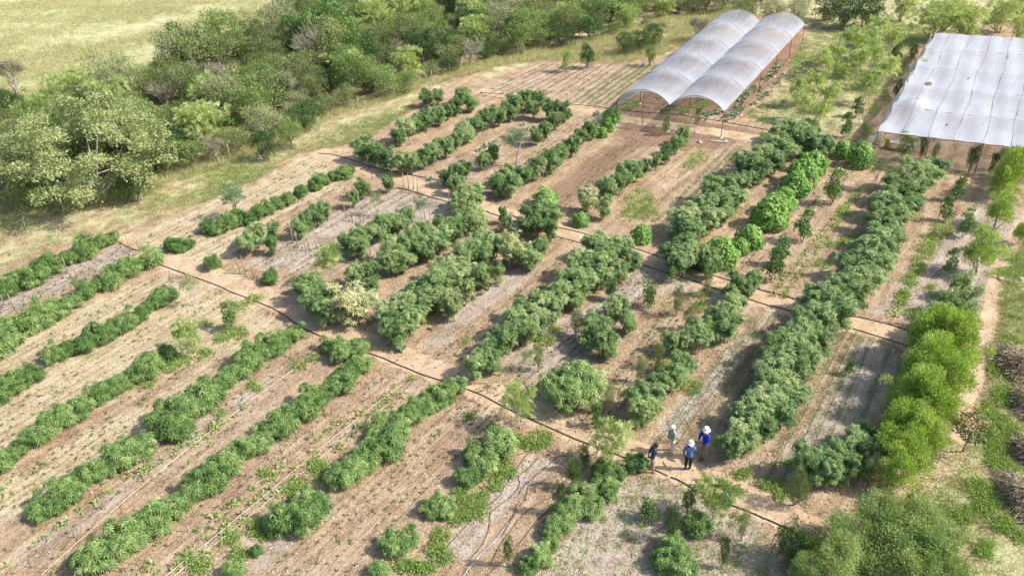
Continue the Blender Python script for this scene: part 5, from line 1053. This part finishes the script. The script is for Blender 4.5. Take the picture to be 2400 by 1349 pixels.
tg = scatter_poly([(-120,560),(-60,480),(60,465),(200,452),(350,425),(400,398),(560,352),(680,312),(760,268),(880,228),(1000,190),(1080,155),(1150,130),(1350,100),(1420,75),(1560,45),(1760,10),(1760,40),(1600,110),(1530,140),(1440,150),(1270,144),(1180,155),(1090,180),(1000,205),(880,248),(760,288),(680,335),(560,378),(400,430),(350,455),(200,482),(60,500),(-60,560)], 60000, 'tallgrass', .7, 1.2, .0)
scatter_merge('tall_grass', 'tallgrass', tg, 'grass_dry', 'tall dry grass along the foot of the thicket')
rg = np.concatenate([scatter_poly([(2400,560),(2350,650),(2335,760),(2310,900),(2290,1000),(2210,1080),(2120,1160),(2000,1215),(1850,1260),(1850,1400),(2460,1400),(2460,560)], 60000, 'grass', .6, 1.2, .1),
                     scatter_poly([(1790,300),(1850,150),(1900,60),(1950,30),(2200,70),(2150,110),(2050,310),(2000,350),(1900,340)], 40000, 'grass', .6, 1.2, .4)])
scatter_merge('grass', 'grass', rg, 'grass_green', 'patchy green and dry grass on the right side')
WP = [(1085,1165,26,18),(1110,1200,28,20),(1130,1170,20,14),(1075,1215,22,14),(1035,1255,22,16),(1040,1300,20,22),(1015,1290,16,14),(1165,1130,16,22),(1175,1080,14,10),(1210,1035,26,16),(1265,1030,26,20),(1250,1045,18,12),(1180,1060,14,10),(1190,1100,20,18),(960,1330,30,16),(1000,1335,24,14),
      (620,1245,34,20),(625,1110,14,12),(600,1232,16,14),(700,1145,36,18),(760,1110,26,18),(740,1090,20,14),(540,1260,20,14),(560,1300,24,14),(470,1330,24,18),(440,1310,16,10),(600,910,12,10),(520,970,10,8),(500,1000,10,8),(590,900,10,8),(700,860,20,12),(730,840,14,10),
      (440,810,20,12),(470,830,26,12),(420,845,24,14),(560,780,20,14),(530,790,24,16),(400,860,18,12),(600,700,20,10),(560,720,24,10),(480,760,20,8),(350,905,14,8),(1500,470,34,26),(1520,500,24,20),(1480,500,20,20),(1640,370,22,16),(1620,385,18,12),(1605,345,10,10),
      (1775,270,22,16),(1800,282,20,12),(1870,160,18,30),(1880,140,14,20),(1795,255,14,10),(1475,245,20,12),(1605,260,16,10),(1660,240,14,12),(1665,600,14,10),(2010,560,26,14),(1960,570,26,14),(1930,620,18,14),(1975,500,20,12),
      (1300,770,16,8),(1260,790,14,8),(1280,800,20,10),(1240,830,14,8),(1090,800,10,6),(1620,910,24,16),(1550,860,20,14),(1650,690,14,10),(1640,720,16,12),(1810,1140,30,10),(1830,1160,16,12),(1740,1110,20,10),(1855,1090,14,10),(1150,1000,12,8),(1100,975,14,8),
      (2310,1180,30,26),(2290,1140,24,20),(2340,1080,26,30),(2330,1030,22,24),(2310,960,20,24),(2350,930,24,26),(2375,800,24,14),(2345,1000,20,26),(2380,1020,24,20),(2370,1110,20,20),(2350,1230,26,18),(2390,1260,20,16),(2330,850,14,24),(2365,930,20,20),(2250,1210,26,20),(2310,1290,24,20),(2340,640,20,10),(2372,640,18,12),(2370,600,26,16),(2380,450,16,20),(2350,870,14,10),
      (2170,580,20,30),(2190,545,14,20),(2150,620,14,24),(2130,660,12,24),(2115,700,14,20),(2225,540,12,10),(2180,675,14,8),(2190,695,10,6),(2140,735,20,10),(2055,330,10,20),(2030,300,12,24),(2045,260,12,20),(2075,220,10,20)]
wr = []
for cx, cy, rx, ry in WP:
    for k in range(int(rx * ry / 12) + 5):
        a = R_.rand() * 6.28; d = math.sqrt(R_.rand()); q = G(cx + rx * d * math.cos(a), cy + ry * d * math.sin(a)); wr.append((q[0], q[1], R_.uniform(.5, 1.1)))
big = scatter_poly([(0,600),(300,540),(800,350),(1100,220),(1440,170),(1980,200),(2400,500),(2300,900),(2000,1200),(2000,1400),(0,1400)], 5200, 'weed', .2, .55)
wr += [tuple(p) for p in big]
wr += [tuple(p) for p in scatter_poly([(1250,1349),(1330,1230),(1440,1115),(1560,1110),(1760,1215),(1840,1300),(1850,1400),(1150,1400)], 900, 'weed', .25, .8)]
wr += [tuple(p) for p in scatter_poly([(1260,1000),(1500,640),(1720,640),(1500,1050)], 700, 'weed', .25, .8)]
scatter_merge('weed_cover', 'weed', wr, 'weed', 'low green weeds creeping over the soil')
lt = scatter_poly([(-60,560),(300,540),(800,350),(1100,215),(1440,150),(1560,140),(1980,100),(2300,60),(2460,300),(2400,900),(2200,1400),(-60,1400)], 26000, 'litter', .5, 1.4)
scatter_merge('leaf_litter', 'litter', lt, 'litter', 'dry leaves and straw scattered on the soil')

# ---------------------------------------------------------------- people
def skin(name, V, E, Rr, mat, parent, sub=1):
    me = bpy.data.meshes.new(name + '_rig'); me.from_pydata([tuple(v) for v in V], E, []); me.update()
    o = bpy.data.objects.new(name, me); col.objects.link(o)
    sm = o.modifiers.new('skin', 'SKIN'); sm.use_smooth_shade = True
    d = me.skin_vertices[0].data
    for i, r in enumerate(Rr): d[i].radius = (r, r) if np.isscalar(r) else r
    d[0].use_root = True
    if sub: q = o.modifiers.new('sub', 'SUBSURF'); q.levels = sub; q.render_levels = sub
    bpy.context.view_layer.update(); dg = bpy.context.evaluated_depsgraph_get()
    m2 = bpy.data.meshes.new_from_object(o.evaluated_get(dg)); m2.materials.clear(); m2.materials.append(mat)
    o.modifiers.clear(); o.data = m2; o.parent = parent; return o
def lathe(name, prof, mat, parent, loc, n=16, squash=(1, 1), wave=0):
    V = []; Fs = []
    for j, (r, z) in enumerate(prof):
        for k in range(n): a = 2 * math.pi * k / n; V.append((r * math.cos(a) * squash[0], r * math.sin(a) * squash[1], z + wave * math.sin(2 * a) * (r > .12)))
    for j in range(len(prof) - 1):
        for k in range(n): Fs.append((j * n + k, j * n + (k + 1) % n, (j + 1) * n + (k + 1) % n, (j + 1) * n + k))
    mb = MB(); mb.add(V, Fs); o = link(name, mb.mesh(name, mat), parent, loc); return o
def person(px, py, face, h, label, skin_c, top_c, leg_c, boot_c, arms, legs=(.10, .0, .10, .0), hat=None, lean=0.0, headturn=0.0, wide=1.0, hair=None, long_top=.80):
    """feet centre at (px,py); face = world angle the person looks towards; arms = ((elbow),(wrist)) for left then right in body space: x right, y ahead, z up"""
    root = link('person', None, None, G(px, py), (0, 0, face - math.pi / 2), (h / 1.75,) * 3); tag(root, label, 'person', 'people talking on the path')
    sk = simple_mat('skin', skin_c, .55, var=.12); tp = simple_mat('jacket', top_c, .85, var=.22, scale=5); lg = simple_mat('trousers', leg_c, .9, var=.25, scale=5); bt = simple_mat('boots', boot_c, .7)
    ly = lambda z: lean * max(0, z - .9)
    V = [(0, 0, .96), (0, ly(1.15), 1.15), (0, ly(1.36), 1.36), (0, ly(1.5) + .01, 1.50), (0, ly(1.6) + .03, 1.585), (0, ly(1.66) + .03, 1.665)]
    Rr = [(.125, .10), (.12, .095), (.13, .10), .052, .080, .088]; E = [(0, 1), (1, 2), (2, 3), (3, 4), (4, 5)]
    def addv(p, r, par): V.append(p); Rr.append(r); E.append((par, len(V) - 1)); return len(V) - 1
    nz = addv((math.sin(headturn) * .10, ly(1.6) + .03 + math.cos(headturn) * .10, 1.60), .022, 4)
    hands = []
    arm_pts = []
    for sgn, (el, wr) in zip((-1, 1), arms):
        shp = (sgn * .185 * wide, ly(1.42), 1.42); a = addv(shp, .062, 2); b = addv(el, .046, a); c = addv(wr, .033, b); arm_pts.append((shp, el, wr))
        dv = np.array(wr) - np.array(el); dv /= np.linalg.norm(dv); pa = np.array(wr) + dv * .06; palm = addv(tuple(pa), (.036, .02), c)
        side = np.cross(dv, [0, 1, .3]); side /= np.linalg.norm(side)
        for k, (o_, Ln) in enumerate(((-.028, .068), (-.010, .080), (.010, .076), (.028, .060))):
            f1 = addv(tuple(pa + dv * .045 + side * o_), .010, palm); addv(tuple(pa + dv * (.045 + Ln * .7) + side * o_ + np.array([0, .02, -.01])), .008, f1)
        addv(tuple(pa + side * -.055 + dv * .02 + np.array([0, .02, 0])), .010, palm)
    lx0, ly0, lx1, ly1 = legs; leg_pts = []
    for sgn, fx, fy in ((-1, lx0, ly0), (1, lx1, ly1)):
        hp = (sgn * .095, 0, .90); kn = (sgn * (.095 + fx) / 2, fy * .5 + .03, .50); an = (sgn * fx, fy, .09); a = addv(hp, .088, 0); b = addv(kn, .060, a); c = addv(an, .042, b); addv((sgn * fx * 1.15, fy + .14, .045), .038, c); leg_pts.append((hp, kn, an))
    skin('body', V, E, Rr, sk, root, 1)
    # jacket
    V = [(0, 0, long_top), (0, 0, .98), (0, ly(1.16), 1.16), (0, ly(1.36), 1.36), (0, ly(1.46), 1.46)]; Rr = [(.16, .125), (.155, .125), (.15, .12), (.165, .125), (.09, .08)]; E = [(0, 1), (1, 2), (2, 3), (3, 4)]
    for shp, el, wr in arm_pts:
        e2 = np.array(el); w2 = np.array(wr); a = addv(shp, .078, 3); b = addv(el, .062, a); addv(tuple(e2 + (w2 - e2) * .93), .047, b)
    skin('jacket', V, E, Rr, tp, root, 1)
    for hp, kn, an in leg_pts:
        pass
    V = [(0, 0, .93)]; Rr = [(.14, .11)]; E = []
    for hp, kn, an in leg_pts: a = addv((hp[0], hp[1], .84), .105, 0); b = addv(kn, .078, a); addv((an[0], an[1], .16), .058, b)
    skin('trousers', V, E, Rr, lg, root, 1)
    for hp, kn, an in leg_pts:
        V = [(an[0], an[1], .24), (an[0], an[1], .07), (an[0] * 1.1, an[1] + .13, .05)]; Rr = [.052, .055, .048]; E = [(0, 1), (1, 2)]
        skin('boot', V, E, Rr, bt, root, 1)
    hc = (0, ly(1.66) + .025, 1.66)
    if hair:
        hm = simple_mat('hair', hair, .8); lathe('hair', [(.093, -.03), (.100, .02), (.094, .06), (.06, .095), (.0, .105)], hm, root, (0, hc[1] - .015, hc[2]))
    eye = simple_mat('eye', (.02, .015, .012), .3)
    for sgn in (-1, 1):
        mb = MB(); a = headturn; ex, ey = sgn * .032, .088; mb.tube([(ex * math.cos(a) + ey * math.sin(a), ey * math.cos(a) - ex * math.sin(a), 0), (ex * math.cos(a) + (ey + .01) * math.sin(a), (ey + .01) * math.cos(a) - ex * math.sin(a), 0)], .010, 6); link('eye', mb.mesh('eye', eye), root, (0, ly(1.6) + .03, 1.635))
    if hat == 'bucket':
        wh = simple_mat('white_cotton', (.80, .76, .76), .85, var=.08); lathe('hat', [(.165, -.045), (.140, -.012), (.112, .015), (.108, .06), (.098, .10), (.06, .122), (0, .126)], wh, root, (0, hc[1], hc[2] + .02), 18, (1, 1.06), .014)
    if hat == 'cap':
        wh = simple_mat('white_cotton', (.82, .80, .80), .85, var=.06); lathe('hat', [(.112, -.02), (.113, .03), (.095, .075), (.055, .105), (0, .11)], wh, root, (0, hc[1], hc[2] + .01), 16, (1, 1.1))
        mb = MB(); c_, s_ = math.cos(headturn), math.sin(headturn)
        pts = [(x, y, z) for x, y, z in [(-.09, .07, 0), (.09, .07, 0), (.075, .17, -.02), (0, .20, -.025), (-.075, .17, -.02)]]; P2 = [(x * c_ + y * s_, y * c_ - x * s_, z) for x, y, z in pts]
        mb.add(P2 + [(x, y, z - .012) for x, y, z in P2], [(0, 1, 2, 3, 4), (9, 8, 7, 6, 5)] + [(i, i + 5, (i + 1) % 5 + 5, (i + 1) % 5) for i in range(5)]); link('cap_brim', mb.mesh('cap_brim', wh), root, (0, hc[1], hc[2] - .005))
    return root
D_ = math.radians
person(1527, 1104, D_(-5), 1.80, 'person in a navy shirt and beige trousers, hands clasped behind the back', (.16, .075, .05), (.022, .05, .10), (.50, .40, .29), (.36, .24, .15),
       (((-.27, -.08, 1.16), (-.10, -.17, .98)), ((.27, -.08, 1.16), (.08, -.18, .97))), (.09, -.03, .09, .04), None, .10, 0, 1.05, (.05, .03, .025), .84)
person(1573, 1060, D_(200), 1.74, 'person in a white cap, sage green sweater and white trousers, legs apart', (.40, .22, .15), (.34, .38, .33), (.68, .65, .60), (.45, .25, .14),
       (((-.24, .06, 1.16), (-.08, .18, 1.12)), ((.24, .06, 1.16), (.08, .18, 1.10))), (.17, .06, .13, -.12), 'cap', .05, .2, 1.0, (.06, .04, .03), .84)
person(1611, 1101, D_(80), 1.78, 'person in a light blue jacket, dark trousers and white bucket hat', (.30, .15, .10), (.06, .19, .42), (.022, .022, .028), (.02, .02, .02),
       (((-.25, .02, 1.14), (-.24, .06, .88)), ((.24, .12, 1.16), (.12, .26, 1.12))), (.10, .0, .10, .05), 'bucket', .03, 0, 1.0, None, .78)
person(1648, 1074, D_(195), 1.95, 'person in a royal blue jacket, khaki trousers, black boots and white bucket hat', (.38, .17, .11), (.012, .035, .42), (.24, .22, .15), (.015, .015, .018),
       (((-.27, .10, 1.16), (-.12, .26, 1.16)), ((.27, .12, 1.14), (.06, .30, 1.05))), (.11, .10, .10, -.06), 'bucket', .02, 0, 1.15, None, .80)
# ---------------------------------------------------------------- brush piles at the right edge
def brush(px, py, rx, n, label, seed):
    R = np.random.RandomState(seed); c = G(px, py); w = rx * dist(c) / F; k = n; an = R.rand(k) * 6.28; rr = np.sqrt(R.rand(k)) * w * (1 + .25 * np.sin(3 * an + seed)); hh = .75 * np.clip(1 - (rr / w) ** 2, 0, 1) * (1 + .3 * np.sin(rr * 4 + an * 2))
    P = np.stack([rr * np.cos(an) * .75, rr * np.sin(an) * 1.25, hh * (1 - .4 * R.rand(k)) + .03], 1); dr = R.randn(k, 3) * [1, 1, .22]; dr /= np.linalg.norm(dr, axis=1, keepdims=True); s = np.cross(dr, R.randn(k, 3)); s /= np.linalg.norm(s, axis=1, keepdims=True); q = R.uniform(.12, .55, (k, 1))
    A = P - dr * q; B = P + dr * q; V_ = np.stack([A + s * .010, A - s * .010, B - s * .004, B + s * .004], 1).reshape(-1, 3); V_[:, 2] = np.abs(V_[:, 2]) + .01
    me = mesh_np('brush_pile', V_, np.arange(len(V_)).reshape(-1, 4), M['straw'], np.clip(.4 + R.randn(k) * .3, 0, 1)); o = link('brush_pile', me, None, (c[0], c[1], 0)); tag(o, label, 'brush pile')
M['straw'] = leaf_mat('dry_cuttings', [(0, (.20, .15, .085)), (.5, (.42, .33, .215)), (1, (.62, .54, .38))], trans=0, objw=0, tcol=(1, 1, 1))
brush(2400, 868, 58, 8000, 'uppermost heap of dry cuttings at the right frame edge', 1)
brush(2425, 960, 46, 3500, 'heap of dry cuttings just below the uppermost one', 4)
brush(2425, 1070, 36, 3000, 'narrow heap of dry cuttings level with the mango tree', 3)
brush(2405, 1175, 50, 5000, 'lowest heap of dry cuttings at the right frame edge', 2)
mb = MB()
for i in range(5): mb.tube([(0, 0, .03), (.3 * math.cos(i), .3 * math.sin(i) + .2, .12), (.7 * math.cos(i * 1.3), .7 * math.sin(i * 1.3), .05)], [.03, .02, .01], 5)
bm_ = mb.mesh('fallen_branch', M['pinkbark'])
for i, (x, y, lb) in enumerate([(1470, 790, 'pale fallen branch beside the small shrubs above the round bush'), (1180, 860, 'dry fallen branch at the foot of the central hedge'), (1460, 768, 'second fallen branch between the small shrubs'), (1140, 905, 'dark fallen branch on the path near the hose'),
                                (1360, 985, 'fallen branch under the big round bush'), (1100, 705, 'broken branch in the dark mulch of the middle bed'), (1960, 770, 'bare branch across the second path')]):
    o = link('fallen_branch', bm_, None, G(x, y), (0, 0, i * 1.3)); tag(o, lb, 'branch')
